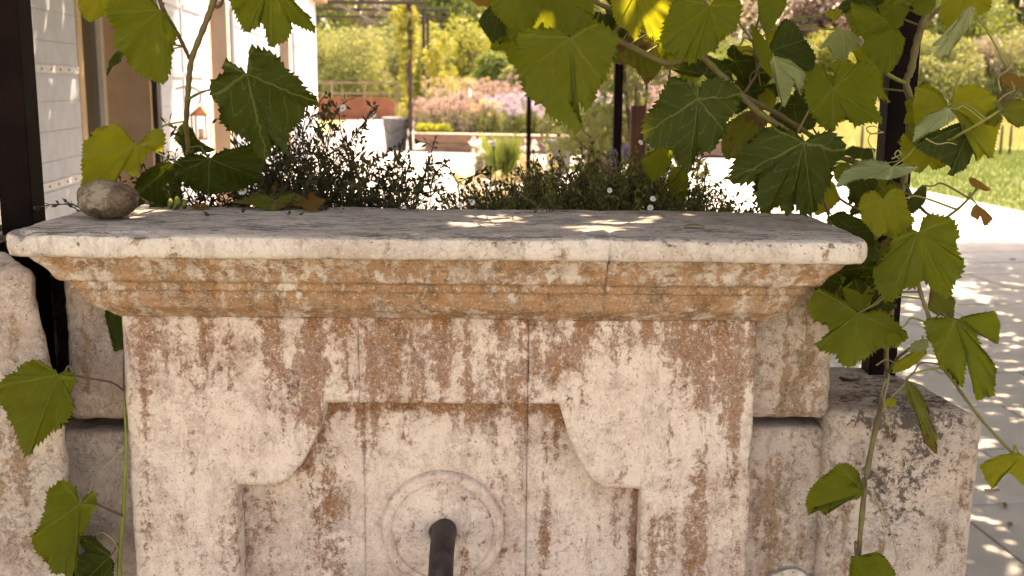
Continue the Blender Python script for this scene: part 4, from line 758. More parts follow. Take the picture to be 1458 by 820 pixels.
# ------------------------------------------------------------------ the big vine on the right
L_big = [
 ((712, 8), [(705, 4), (697, 10), (689, 18), (682, 32, -1), (692, 48), (701, 61, 0), (712, 52), (721, 46, 1), (722, 24), (716, 6)], 2.02, 'd', .2, .2, .05),
 ((690, -14), [(684, -16), (668, -4, -1), (680, 8, 0), (697, 9, 1), (706, -2), (698, -16)], 2.04, 'r', .2, .2, .05),
 ((745, -28), [(735, -34), (697, -10), (699, 8, -1), (709, 23), (725, 38, 0), (745, 40), (757, 38, 1), (768, 20), (772, -10), (757, -34)], 1.80, 'm', .1, .3, .07),
 ((788, -12), [(780, -20), (760, -8), (758, 20), (764, 38, -1), (785, 55), (806, 50, 0), (828, 42), (842, 28, 1), (846, 0), (830, -20), (798, -22)], 1.86, 'm', -.2, .2, .06),
 ((812, 54), [(808, 50), (790, 42), (765, 42), (738, 49, -2), (740, 66), (734, 88), (739, 105, -1), (745, 118), (750, 133), (762, 144), (773, 146), (780, 161), (792, 169), (806, 176), (822, 190, 0), (826, 178), (816, 160), (811, 144), (826, 146), (836, 156), (844, 137), (855, 117, 1), (864, 104), (872, 80), (878, 58), (872, 44), (855, 34, 2), (840, 33), (828, 41), (815, 51)], 1.76, 'm', .1, .15, .05),
 ((905, -10), [(895, -18), (870, -14), (873, 14), (879, 34, -1), (892, 41), (905, 58, 0), (911, 39), (923, 49), (934, 58, 1), (945, 41), (951, 22), (958, -12), (915, -18)], 1.82, 'y', .1, .2, .05),
 ((905, 50), [(895, 48), (876, 60), (873, 75), (878, 90, -1), (900, 92), (908, 100), (920, 118, 0), (930, 112), (942, 95), (948, 70, 1), (935, 50), (912, 47)], 1.95, 'b', .1, .3, .05),
 ((842, 96), [(836, 92), (822, 100, -1), (826, 122), (838, 138, 0), (850, 128), (858, 108, 1), (850, 92)], 1.98, 'm', .1, .3, .05),
 ((1011, 8), [(1007, 5), (985, -10), (962, -6, -2), (955, 15), (946, 35), (942, 60, -1), (950, 72), (963, 77), (968, 90), (974, 80), (984, 90, 0), (999, 78), (1016, 71), (1025, 56, 1), (1045, 44), (1052, 29), (1056, 7, 2), (1040, -10), (1018, -6)], 1.74, 'm', -.35, .25, .06),
 ((1002, 106), [(996, 110), (968, 104), (952, 96, -1), (950, 72), (962, 68), (978, 80, 0), (1000, 76), (1028, 88), (1040, 102, 1), (1045, 122), (1022, 118), (1006, 110)], 1.90, 'd', .2, -.2, .05),
 ((994, 141), [(990, 135), (984, 118, -2), (955, 110), (946, 128), (935, 148), (920, 165), (916, 190, -1), (920, 200), (932, 211), (945, 208), (958, 213), (965, 228), (980, 247, 0), (987, 228), (990, 214), (1012, 216), (1022, 200), (1030, 188, 1), (1034, 172), (1045, 160), (1053, 138, 2), (1046, 122), (1022, 112), (1003, 116), (997, 134)], 1.74, 'd', -.1, .1, .04),
 ((1080, 160), [(1076, 158), (1060, 160), (1042, 172, -1), (1030, 182), (1028, 200), (1028, 214), (1034, 227, 0), (1050, 222), (1065, 207), (1078, 196, 1), (1092, 176), (1088, 163)], 1.88, 'b', .2, .2, .05),
 ((950, 206), [(944, 206), (930, 215), (914, 228, -1), (918, 242), (930, 258, 0), (942, 250), (953, 236, 1), (958, 218), (954, 208)], 1.93, 'm', .2, .3, .05),
 ((966, 238), [(960, 236), (952, 250, -1), (955, 275), (966, 296, 0), (978, 275), (980, 252, 1), (972, 238)], 2.06, 'm', .2, .3, .05),
 ((1144, 203), [(1138, 199), (1131, 191), (1098, 180, -2), (1088, 186), (1072, 197), (1062, 208), (1050, 218), (1045, 234), (1038, 256, -1), (1053, 261), (1072, 258), (1081, 253), (1076, 266), (1078, 288), (1087, 303), (1098, 296), (1109, 292), (1123, 307, 0), (1128, 287), (1134, 292), (1142, 305), (1155, 304, 1), (1165, 288), (1182, 258), (1182, 242), (1190, 231), (1203, 217, 2), (1198, 199), (1184, 188), (1168, 192), (1150, 199)], 1.72, 'd', .1, .1, .04),
 ((1098, 72), [(1096, 69), (1104, 48), (1110, 38, -1), (1119, 26), (1131, 33), (1145, 56, 0), (1161, 79), (1158, 98, 1), (1140, 102), (1115, 90), (1101, 76)], 1.80, 'd', .5, -.3, .05),
 ((1100, 82), [(1100, 80), (1125, 86), (1145, 103, 1), (1144, 120), (1140, 136), (1131, 114), (1124, 136), (1116, 152, 0), (1108, 130), (1103, 108), (1097, 88, -1)], 1.78, 'p', -.4, .3, .05),
 ((1096, 68), [(1090, 60), (1070, 34, -1), (1072, 55), (1078, 78), (1088, 98), (1101, 112, 0), (1103, 90), (1098, 72, 1)], 1.79, 'm', -.6, .2, .05),
 ((1100, -14), [(1094, -16), (1079, -8), (1080, 15, -1), (1084, 38), (1091, 48, 0), (1105, 30), (1119, 8, 1), (1120, -12), (1106, -17)], 1.76, 'm', .1, .2, .05),
 ((1102, 32), [(1100, 30), (1090, 50, -1), (1094, 72, 0), (1104, 56, 1), (1108, 38)], 1.9, 'y', .1, .2, .05),
 ((1052, 66), [(1048, 64), (1036, 74, -1), (1040, 98), (1056, 108, 0), (1074, 98), (1080, 76, 1), (1066, 64)], 1.97, 'y', .3, .3, .05),
 ((1085, 128), [(1080, 126), (1068, 136, -1), (1080, 150), (1094, 158, 0), (1104, 146), (1102, 132, 1), (1090, 126)], 1.95, 'y', .3, .3, .05),
 ((1070, 108), [(1062, 106), (1052, 122, -1), (1066, 138), (1088, 140, 0), (1096, 120, 1), (1082, 106)], 2.0, 'm', .3, .3, .05),
 ((1130, 148), [(1124, 144), (1106, 148, -1), (1096, 166), (1112, 184), (1136, 190, 0), (1158, 182), (1166, 164, 1), (1150, 148), (1136, 146)], 1.90, 'd', .2, .2, .05),
 ((1186, 126), [(1182, 122), (1168, 93, -2), (1157, 102), (1145, 122), (1150, 146), (1157, 160, -1), (1167, 177), (1184, 189, 0), (1196, 168), (1208, 168), (1220, 179), (1235, 173), (1256, 174, 1), (1247, 156), (1244, 142), (1254, 130), (1247, 117), (1245, 98), (1232, 88, 2), (1216, 92), (1197, 92), (1189, 118)], 1.74, 'm', .15, .45, .08),
 ((1215, 75), [(1210, 74), (1222, 66), (1240, 74, -1), (1247, 90), (1256, 102, 0), (1256, 125), (1266, 146, 1), (1252, 138), (1240, 104), (1222, 92)], 1.86, 'y', .2, .2, .05),
 ((1262, 28), [(1252, 20), (1235, 10), (1212, 5, -1), (1214, 20), (1222, 33), (1226, 47, 0), (1240, 56), (1256, 52, 1), (1268, 40)], 1.80, 'm', .2, .3, .05),
 ((1268, 42), [(1260, 42), (1236, 50), (1227, 70, -1), (1240, 85), (1250, 94), (1258, 106, 0), (1270, 100), (1282, 80, 1), (1288, 56), (1278, 42)], 1.78, 'm', .2, .3, .06),
 ((1276, 6), [(1266, 4), (1252, 12, -1), (1258, 30), (1270, 44, 0), (1284, 36), (1292, 14, 1), (1286, 4)], 1.84, 'm', .2, .3, .06),
 ((1200, 42), [(1197, 40), (1184, 48), (1167, 69, -1), (1180, 66), (1186, 80), (1196, 84), (1204, 88, 0), (1210, 72), (1221, 68, 1), (1222, 56), (1212, 44)], 1.76, 'p', .1, .9, .16),
 ((1200, 84), [(1197, 82), (1184, 92, -1), (1188, 108), (1200, 116, 0), (1212, 106), (1214, 90, 1), (1204, 82)], 1.84, 'y', .1, .3, .06),
 ((1190, 14), [(1188, 12), (1176, 22, -1), (1184, 26), (1190, 30, 0), (1196, 22), (1198, 14, 1)], 1.86, 'y', .1, .3, .06),
 ((1355, 151), [(1357, 146), (1361, 125, -2), (1383, 121), (1401, 128), (1418, 140, -1), (1421, 160), (1425, 172), (1417, 200), (1413, 225, 0), (1400, 218), (1393, 228), (1385, 208), (1394, 185, 1), (1382, 168), (1365, 158)], 1.72, 'y', -.2, .2, .05),
 ((1350, 152), [(1348, 146), (1335, 128), (1320, 121, 2), (1304, 124), (1301, 150, 1), (1303, 178), (1322, 170, 0), (1344, 158)], 1.745, 'y', .3, .2, .05),
 ((1352, 154), [(1348, 153), (1320, 165), (1304, 182, -1), (1300, 202, 0), (1317, 190), (1346, 178, 1), (1362, 166)], 1.70, 'p', .4, -.3, .06),
 ((1385, 172), [(1380, 170), (1355, 180), (1320, 195), (1303, 207, -1), (1318, 218), (1338, 228), (1360, 240), (1352, 250, 0), (1374, 240), (1384, 218, 1), (1393, 195), (1392, 178)], 1.74, 'd', .3, .1, .04),
 ((1306, 212), [(1296, 200), (1285, 192, -2), (1282, 220, -1), (1290, 240), (1310, 246), (1322, 232), (1330, 241, 0), (1344, 236), (1358, 230, 1), (1358, 206), (1334, 198), (1312, 206)], 1.76, 'y', .1, .3, .05),
 ((1424, 157), [(1427, 150), (1445, 141, -1), (1468, 145, 0), (1470, 172), (1450, 181, 1), (1434, 172)], 1.70, 'b', -.3, .2, .05),
 ((1422, 158), [(1418, 154), (1406, 160, -1), (1402, 176, 0), (1416, 180, 1), (1428, 168)], 1.695, 'b', -.3, .2, .05),
 ((1375, -12), [(1366, -16), (1344, -10), (1338, 20, -1), (1345, 38), (1357, 42, 0), (1375, 26), (1386, 30), (1396, 20), (1409, 14, 1), (1414, -12), (1388, -18)], 1.74, 'y', .1, .3, .05),
 ((1382, 8), [(1374, 14), (1360, 38), (1341, 60, -1), (1326, 66), (1344, 63), (1330, 80, 0), (1350, 76), (1364, 58, 1), (1383, 32), (1390, 12)], 1.70, 'p', .3, .3, .02),
 ((1270, 238), [(1264, 232), (1240, 228), (1222, 231, -1), (1202, 244), (1190, 266, 0), (1214, 256), (1240, 252), (1265, 255, 1), (1290, 248), (1306, 238, 2), (1284, 234)], 1.70, 'p', .2, -1.0, .05),
 ((1225, 225), [(1218, 226), (1200, 216, -1), (1214, 208), (1230, 212, 0), (1246, 212), (1240, 236, 1), (1228, 230)], 1.80, 'd', .2, .3, .05),
 ((1208, 232), [(1200, 232), (1186, 240, -1), (1190, 256), (1202, 264, 0), (1214, 252), (1216, 238, 1)], 1.84, 'm', .2, .3, .05),
 ((1257, 284), [(1254, 281), (1244, 272, -2), (1228, 278), (1224, 292, -1), (1227, 312), (1240, 325), (1248, 337, 0), (1262, 330), (1275, 338), (1290, 325), (1302, 314, 1), (1292, 300), (1290, 285), (1285, 272, 2), (1270, 270), (1261, 278)], 1.68, 'y', .1, .1, .04),
 ((1184, 306), [(1180, 308), (1177, 314, -2), (1190, 322), (1200, 332, -1), (1225, 342), (1244, 350, 0), (1242, 326), (1228, 314), (1214, 308, 1), (1200, 301, 2), (1190, 303)], 1.80, 'd', .1, .4, .05),
 ((1308, 330), [(1303, 328), (1285, 333), (1273, 340, -2), (1268, 355), (1258, 368), (1243, 388), (1250, 412), (1263, 429, -1), (1275, 424), (1286, 408), (1300, 410), (1315, 397), (1328, 410), (1350, 423, 0), (1357, 405), (1366, 392), (1372, 377, 1), (1358, 350), (1365, 335), (1357, 313, 2), (1330, 306), (1318, 310), (1311, 325)], 1.64, 'm', -.15, .15, .05),
 ((1330, 408), [(1326, 404), (1324, 420), (1322, 440, -1), (1336, 448), (1357, 452, 0), (1359, 428, 1), (1346, 412), (1336, 404)], 1.72, 'b', -.15, .15, .05),
 ((1240, 345), [(1234, 340), (1214, 348), (1200, 362, -1), (1208, 385), (1222, 402, 0), (1245, 392), (1262, 372, 1), (1258, 350), (1246, 342)], 1.84, 'd', .1, .2, .05),
 ((1190, 392), [(1184, 394), (1172, 404, -1), (1180, 430), (1200, 440, 0), (1222, 424), (1226, 400, 1), (1206, 388)], 1.83, 'd', .1, .2, .05),
 ((1222, 446), [(1216, 441), (1195, 425), (1165, 412, -2), (1150, 432), (1158, 455), (1180, 462), (1183, 475), (1162, 493, -1), (1175, 500), (1192, 503), (1196, 517), (1210, 523, 0), (1222, 512), (1235, 508), (1248, 495), (1262, 495), (1275, 490), (1293, 479, 1), (1278, 462), (1265, 447), (1252, 443, 2), (1236, 446)], 1.66, 'm', .15, .1, .05),
 ((1224, 444), [(1216, 440), (1205, 428), (1200, 412, -1), (1213, 401), (1231, 402, 0), (1244, 416, 1), (1238, 434), (1230, 444)], 1.70, 'y', .15, -.2, .05),
 ((1278, 470), [(1270, 470), (1262, 482, -1), (1262, 492), (1276, 494, 0), (1292, 480, 1), (1286, 472)], 1.67, 'y', .15, .1, .05),
 ((1360, 455), [(1355, 452), (1327, 454, -2), (1316, 459), (1321, 478), (1330, 494), (1338, 514, -1), (1340, 524), (1352, 529), (1369, 551), (1374, 521), (1378, 498), (1384, 520), (1392, 570, 0), (1402, 562), (1414, 563), (1417, 525, 1), (1396, 496), (1389, 474), (1378, 462), (1368, 456)], 1.62, 'm', -.2, .1, .05),
 ((1365, 455), [(1368, 452), (1392, 447, -1), (1417, 444, 0), (1424, 463), (1421, 490, 1), (1408, 482), (1390, 474), (1376, 464)], 1.63, 'm', -.3, .1, .05),
 ((1318, 494), [(1314, 492), (1290, 508), (1273, 518, -1), (1271, 531, 0), (1290, 526), (1306, 515, 1), (1320, 502)], 1.76, 'y', .3, .2, .05),
 ((1322, 484), [(1316, 482), (1300, 488, -1), (1293, 500, 0), (1308, 500), (1322, 494, 1)], 1.74, 'p', .3, .2, .1),
 ((1290, 540), [(1293, 543), (1308, 556), (1320, 578, 1), (1325, 600), (1333, 620), (1334, 646, 0), (1318, 632), (1310, 600, -1), (1300, 580), (1289, 560)], 1.66, 'b', .8, .1, .05),
 ((1268, 566), [(1264, 566), (1261, 574, -1), (1268, 581, 0), (1276, 575, 1), (1272, 566)], 1.66, 'y', .1, .1, .05),
 ((1230, 699), [(1228, 694), (1218, 690), (1205, 690, -2), (1222, 676), (1218, 668), (1206, 660), (1194, 661, -1), (1180, 674), (1166, 683), (1154, 697), (1148, 714), (1152, 733, 0), (1160, 722), (1168, 726), (1176, 733, 1), (1183, 716), (1194, 711), (1215, 711, 2), (1229, 705)], 1.63, 'm', .3, .2, .05),
 ((1218, 792), [(1213, 790), (1210, 815, -1), (1216, 838), (1245, 845, 0), (1275, 838), (1274, 816, 1), (1262, 796), (1247, 786, 2), (1236, 795)], 1.62, 'm', .1, .2, .05),
 ((1455, 648), [(1450, 645), (1420, 650), (1395, 663, -1), (1403, 680), (1413, 696, 0), (1425, 676), (1440, 672), (1456, 690, 1), (1472, 690), (1478, 652)], 1.64, 'y', -.2, .2, .05),
 ((1390, 290), [(1386, 294), (1382, 306, -1), (1392, 313), (1396, 305), (1403, 321, 0), (1413, 312, 1), (1401, 299)], 1.70, 'r', .1, .1, .05),
 ((1392, 268), [(1386, 266), (1380, 258, -1), (1382, 252), (1390, 256, 0), (1400, 262), (1410, 270, 1), (1402, 272)], 1.71, 'r', .1, .1, .05),
 ((1312, 264), [(1318, 262), (1319, 276, 1), (1315, 290), (1300, 304, 0), (1287, 298, -1), (1298, 278)], 1.74, 'd', .1, .1, .05),
 ((1172, 252), [(1166, 254), (1156, 272, -1), (1154, 292), (1162, 306, 0), (1180, 300), (1196, 284, 1), (1188, 262), (1178, 254)], 1.84, 'y', .1, .2, .05),
 ((1140, 240), [(1130, 250), (1135, 290, -1), (1144, 300, 0), (1160, 280, 1), (1150, 244)], 1.86, 'y', .1, .2, .05),
 ((1275, 342), [(1268, 338), (1256, 344, -1), (1252, 366, 0), (1262, 372), (1274, 358, 1)], 1.70, 'b', .1, .2, .05),
 ((1322, 0), [(1312, -4), (1300, 4, -1), (1302, 18, 0), (1316, 22), (1330, 12, 1), (1330, -2)], 1.84, 'm', .1, .2, .05),
 ((1452, 110), [(1446, 106), (1432, 104), (1426, 112, -1), (1434, 122), (1444, 126, 0), (1462, 124, 1), (1462, 110)], 1.72, 'r', .1, .2, .05),
 ((860, 20), [(850, 16), (842, 26, -1), (846, 44), (858, 50, 0), (872, 40, 1), (872, 22)], 1.94, 'd', .1, .2, .05),
 ((955, 50), [(948, 46), (936, 60, -1), (940, 84), (956, 96, 0), (970, 84), (974, 60, 1), (964, 48)], 1.93, 'm', .1, .2, .05),
 ((1150, 122), [(1142, 120), (1130, 132, -1), (1136, 152), (1152, 164, 0), (1164, 150), (1166, 130, 1)], 1.87, 'd', .1, .2, .05),
 ((1225, 240), [(1216, 244), (1208, 262, -1), (1220, 280), (1238, 276, 0), (1250, 262), (1244, 246, 1)], 1.88, 'd', .1, .2, .05),
]
def fill(n, x0, x1, y0, y1, Y0, Y1, mats, s0, s1, seed):
    rs = np.random.RandomState(seed); out = []
    base = [(-165, .28), (-135, .50), (-112, .66, -2), (-84, .50), (-68, .66), (-52, .86, -1), (-27, .60), (-12, .84), (0, 1.0, 0), (13, .82), (28, .62), (52, .84, 1), (70, .64), (84, .48), (112, .64, 2), (138, .48), (165, .28)]
    for i in range(n):
        for _ in range(30):
            cx_, cy_ = rs.uniform(x0, x1), rs.uniform(y0, y1)
            if all((cx_ - q[0][0]) ** 2 + (cy_ - q[0][1]) ** 2 > (s0 * .55) ** 2 for q in out): break
        s_ = rs.uniform(s0, s1); rot = rs.normal(0, .7); sq = rs.uniform(.55, 1.0); sh_ = rs.uniform(-.3, .3); pts = []
        for b_ in base:
            a = math.radians(b_[0]); r_ = b_[1] * s_ * rs.uniform(.9, 1.1); u_, v_ = r_ * math.sin(a) * sq + sh_ * r_ * math.cos(a), r_ * math.cos(a); pts.append((cx_ + u_ * math.cos(rot) - v_ * math.sin(rot), cy_ - s_ * .35 + u_ * math.sin(rot) + v_ * math.cos(rot)) + tuple(b_[2:]))
        out.append(((cx_, cy_ - s_ * .35), pts, rs.uniform(Y0, Y1), rs.choice(list(mats)), rs.uniform(-.5, .5), rs.uniform(-.1, .6), rs.uniform(.03, .12)))
    return out
L_big += fill(9, 735, 935, -10, 62, 1.96, 2.12, 'dmm', 48, 66, 1) + fill(6, 1060, 1235, 120, 215, 1.93, 2.08, 'ddmy', 36, 56, 2) + fill(5, 1195, 1275, 215, 330, 1.86, 1.98, 'dmb', 30, 46, 3) + fill(7, 1178, 1262, 378, 450, 1.705, 1.75, 'ddm', 38, 54, 4) + fill(3, 1300, 1400, 150, 210, 1.80, 1.9, 'mmy', 34, 48, 5) + fill(3, 1200, 1290, -5, 50, 1.90, 2.0, 'mmd', 36, 50, 6) + fill(3, 960, 1060, 20, 110, 1.92, 2.05, 'dm', 44, 56, 8)
c_big = [([(795, -40, 1.92), (804, 0, 1.92), (820, 16, 1.92), (840, 28, 1.92), (872, 52, 1.92), (905, 70, 1.90), (950, 90, 1.88), (975, 84, 1.88), (996, 79, 1.86), (1028, 108, 1.86), (1057, 136, 1.84), (1078, 158, 1.82), (1105, 176, 1.80), (1130, 192, 1.76), (1144, 203, 1.73)], [4.2, 4.0, 4.2, 4.8, 4.6, 2.8], M_cane),
         ([(820, -30, 1.90), (840, -2, 1.90), (872, 15, 1.90), (882, 30, 1.91), (873, 52, 1.92)], [3.4, 3], M_cane),
         ([(1057, 136, 1.84), (1068, 120, 1.86), (1078, 100, 1.88), (1072, 60, 1.9)], [2.2, 1.5], M_canew), ([(1060, 138, 1.84), (1100, 158, 1.86), (1150, 190, 1.90), (1200, 225, 1.92), (1262, 240, 1.93), (1290, 236, 1.93)], [4.4, 3.6], M_cane),
         ([(1345, -50, 1.93), (1328, 0, 1.93), (1316, 28, 1.93), (1305, 62, 1.94), (1297, 100, 1.94), (1290, 118, 1.94), (1297, 150, 1.945), (1292, 200, 1.95), (1288, 250, 1.95), (1280, 300, 1.95), (1274, 360, 1.95), (1270, 430, 1.94), (1262, 500, 1.93), (1262, 540, 1.90), (1254, 578, 1.74), (1234, 676, 1.67), (1222, 793, 1.65), (1218, 860, 1.64)], [6.5, 5.5, 5, 4.6, 4.4, 4, 3.6, 3.6], M_cane),
         ([(1262, 104, 1.90), (1275, 112, 1.92), (1290, 118, 1.94)], 3.0, M_shoot), ([(1388, -40, 1.90), (1350, 0, 1.92), (1325, 24, 1.93), (1310, 40, 1.94)], [3, 2.6], M_canew),
         ([(1306, 400, 1.66), (1315, 430, 1.66), (1326, 462, 1.65), (1336, 510, 1.65), (1356, 541, 1.65), (1400, 600, 1.65), (1458, 662, 1.65), (1490, 695, 1.65)], [3.4, 2.6, 2.2], M_cane), ([(1292, 300, 1.9), (1298, 340, 1.78), (1306, 400, 1.66)], 3.2, M_cane),
         ([(1264, 530, 1.92), (1280, 508, 1.86), (1300, 494, 1.80), (1326, 482, 1.74), (1345, 466, 1.66)], [2.6, 1.6], M_cane),
         ([(1290, 262, 1.93), (1300, 282, 1.86), (1320, 304, 1.76), (1340, 312, 1.74), (1358, 302, 1.73), (1374, 288, 1.72), (1392, 268, 1.72)], [2.4, 1.5], M_cane),
         ([(1150, 230, 1.9), (1158, 252, 1.88), (1184, 274, 1.88), (1210, 292, 1.88), (1240, 305, 1.9)], 1.8, M_canew), ([(1160, 255, 1.88), (1172, 285, 1.84), (1180, 308, 1.81)], 1.6, M_canew),
         ([(1422, 158, 1.69), (1440, 140, 1.72), (1458, 118, 1.74), (1480, 100, 1.76)], 1.8, M_cane), ([(1300, 230, 1.93), (1330, 215, 1.82), (1360, 195, 1.72), (1400, 172, 1.69), (1422, 158, 1.69)], [2, 1.6], M_shoot)]
tn = [[(1262, 240, 1.9), (1248, 236, 1.75), (1243, 215, 1.73), (1236, 200, 1.73), (1240, 190, 1.73)], [(1270, 226, 1.74), (1282, 220, 1.73), (1279, 214, 1.73), (1274, 220, 1.73), (1280, 228, 1.73), (1262, 232, 1.74)], [(1258, 188, 1.8), (1240, 190, 1.8), (1234, 182, 1.8), (1246, 180, 1.8), (1256, 190, 1.8)],
      [(1262, 540, 1.78), (1256, 560, 1.7), (1264, 590, 1.67), (1268, 620, 1.66)], [(1248, 520, 1.80), (1262, 512, 1.78), (1276, 516, 1.76), (1290, 506, 1.76)], [(1244, 704, 1.65), (1262, 740, 1.64), (1276, 790, 1.64), (1270, 812, 1.64)], [(1240, 712, 1.65), (1252, 722, 1.65), (1246, 734, 1.65)],
      [(1318, 197, 1.69), (1334, 205, 1.69), (1350, 203, 1.69), (1362, 206, 1.69)], [(1425, 130, 1.72), (1422, 110, 1.72), (1436, 98, 1.72), (1446, 80, 1.72)], [(1412, 152, 1.71), (1430, 136, 1.71), (1444, 128, 1.71), (1440, 116, 1.71)]]
vine((.72, 1.94, 1.0), 'large grapevine with many lobed leaves round the thick dark post at right', c_big, L_big, tn)
# ------------------------------------------------------------------ vine canopy on the pergola (throws the dappled shade)
cv = empty('vine_canopy', (.69, 2.0, 2.6), 'grapevine foliage roofing the black steel pergola', 'grapevine')
rs = np.random.RandomState(4); n = 44000
base = np.array([(0, -.1), (.12, -.35), (.35, -.48), (.30, -.2), (.62, -.1), (.5, .12), (.62, .42), (.3, .38), (0, 1.0)]); base = np.vstack([base, base[1:-1][::-1] * [-1, 1]]) * .5
cx = rs.uniform(-2.9, 8.2, n); cy = rs.uniform(.1, 12.4, n); cx[:5000] = rs.uniform(-1.9, 2.6, 5000); cy[:5000] = rs.uniform(1.7, 4.6, 5000); cx[5000:9000] = rs.uniform(-2.95, -.6, 4000); cy[5000:9000] = rs.uniform(4.4, 9.9, 4000); cx[9000:25000] = rs.uniform(.8, 8.2, 16000); cx[30000:40000] = rs.uniform(1.2, 8.2, 10000); cx[25000:28000] = rs.uniform(0, 1.9, 3000); cy[25000:28000] = rs.uniform(1.9, 3.5, 3000); ok_ = (cx > .2) | (cy < 9.9); cx = cx[ok_]; cy = cy[ok_]; n = len(cx); cz = 2.66 + rs.rand(n) ** 2 * .35; k_ = (fbm(np.c_[cx, cy, cx * 0], 1.6, 4) > -.42) ; cx, cy, cz = cx[k_], cy[k_], cz[k_]; n = len(cx)
sz_ = rs.uniform(.14, .24, n); a_ = rs.uniform(0, 6.28, n); tl = rs.uniform(-.7, .7, (n, 2)); V = np.zeros((n, len(base), 3))
bx = base[None, :, 0] * sz_[:, None]; by = base[None, :, 1] * sz_[:, None]; ca_, sa_ = np.cos(a_)[:, None], np.sin(a_)[:, None]
V[:, :, 0] = bx * ca_ - by * sa_ + cx[:, None]; V[:, :, 1] = bx * sa_ + by * ca_ + cy[:, None]; V[:, :, 2] = cz[:, None] + tl[:, :1] * (V[:, :, 0] - cx[:, None]) + tl[:, 1:] * (V[:, :, 1] - cy[:, None])
V -= np.array([.69, 2.0, 2.6]); tag(quads('foliage', V, LM['d'], cv, n=len(base)), kind='stuff')
tubes('canes', [([(random.uniform(-3.2, 3.4), .3 + i * .55 - 2, .06), (random.uniform(-1, 1), 1 + i * .5 - 2, .1), (random.uniform(-3.2, 3.4), 1 + i * .5 - 2, .08)], .012) for i in range(14)], M_canew, cv)
# ------------------------------------------------------------------ fleabane bushes behind the ledge
M_fl = foliage('fleabane_leaf', (0.026, 0.026, 0.009), (0.042, 0.040, 0.014), (0.05, 0.06, 0.012), .2, 20)
M_fl2 = foliage('fleabane_leaf_green', (0.060, 0.072, 0.014), (0.10, 0.105, 0.022), (0.18, 0.19, 0.03), .3, 20)
M_fst = simple('dark_plant_stem', (.05, .035, .015), (.08, .05, .02), 30, .8)
M_pet = N('white_petal').fin((.75, .72, .68), .6); M_cen = N('yellow_flower_centre').fin((.45, .30, .04), .8)
def daisy(p0, nrm, r, parent, name='daisy_flower'):
    nrm = Vector(nrm).normalized(); a = nrm.orthogonal().normalized(); b = nrm.cross(a); q = []
    for k in range(16):
        t = k / 16 * 6.283; d = a * math.cos(t) + b * math.sin(t); s_ = nrm.cross(d) * r * .13; q.append([d * r * .25 - s_ * .6, d * r * .25 + s_ * .6, d * r * .98 + s_ + nrm * r * .1, d * r * .98 - s_ + nrm * r * .1])
    o = quads(name, q, M_pet, parent); o.location = Vector(p0) - parent.location
    c_ = lathe('flower_centre', [(0, r * .16), (r * .18, r * .13), (r * .28, r * .02), (r * .2, -r * .06), (0, -r * .1)], (0, 0, 0), M_cen, o, 10); c_.rotation_euler = nrm.to_track_quat('Z', 'Y').to_euler(); return o
def fleabane(loc, label, pts_fn, nstem, mat, leaf_l, seed, step=.016, heads=20, name='fleabane_plant', spread=1.0, nl=2.3, zig=.3):
    """wiry branching stems with narrow leaves; pts_fn(rs) -> root position, initial direction, number of steps"""
    rs = np.random.RandomState(seed); rt = empty(name, loc, label, 'plant', 'small flowered plants behind the ledge'); st = []; lf = []; bud = []
    for i in range(nstem):
        p0, d0, ns = pts_fn(rs); stack = [(np.array(p0, float), np.array(d0, float), ns, 1.0)]
        while stack:
            p_, d, k, w_ = stack.pop(); path = [p_.copy()]
            for j in range(int(k)):
                d = d + rs.normal(0, .17, 3) * spread; d[2] += .02; d /= np.linalg.norm(d); p_ = p_ + d * step; path.append(p_.copy())
                for _ in range(int(nl + rs.rand())):
                    ld = d * .6 + rs.normal(0, .6, 3); ld /= np.linalg.norm(ld); wv = np.cross(ld, rs.normal(size=3)); wv /= np.linalg.norm(wv); l = leaf_l * rs.uniform(.5, 1.15); lf.append([p_, p_ + ld * l * .55 + wv * l * .17, p_ + ld * l, p_ + ld * l * .55 - wv * l * .17])
                if w_ > .5 and rs.rand() < .16 and k - j > 3: nd = d + rs.normal(0, .55, 3); stack.append((p_.copy(), nd / np.linalg.norm(nd), (k - j) * .7, w_ * .6))
            st.append((path, .0009 * w_ + .0004))
            if rs.rand() < .5 and w_ > .3: bud.append((p_ + d * .012, d)); st.append(([p_, p_ + d * .012], .0005))
    L = Vector(loc); tubes('stem', [([Vector(q) - L for q in a], r_) for a, r_ in st], M_fst, rt, 3)['kind'] = 'stuff'
    tag(quads('foliage', np.array(lf) - np.array(loc), mat, rt), kind='stuff')
    rs.shuffle(bud) if False else None
    V = []; Fc = []
    for p_, d in bud:
        b = len(V); s_ = .0035; V += [tuple(np.array(p_) + np.array(q) * s_ - np.array(loc)) for q in ((1, 0, 0), (-1, 0, 0), (0, 1, 0), (0, -1, 0), (0, 0, 1.2), (0, 0, -1.2))]; Fc += [(b, b + 2, b + 4), (b + 2, b + 1, b + 4), (b + 1, b + 3, b + 4), (b + 3, b, b + 4), (b + 2, b, b + 5), (b + 1, b + 2, b + 5), (b + 3, b + 1, b + 5), (b, b + 3, b + 5)]
    if V: tag(mesh('seed_heads', V, Fc, M_fst, rt), kind='stuff')
    return rt
def reg(x0, x1, Y0, Y1, up, lean, smin, smax):
    def f(rs):
        px = rs.uniform(x0, x1); Y = rs.uniform(Y0, Y1); x = (px - 729) / F * Y; return (x, Y, 1.12), (rs.normal(lean, .45), rs.normal(0, .3), up), rs.uniform(smin, smax)
    return f
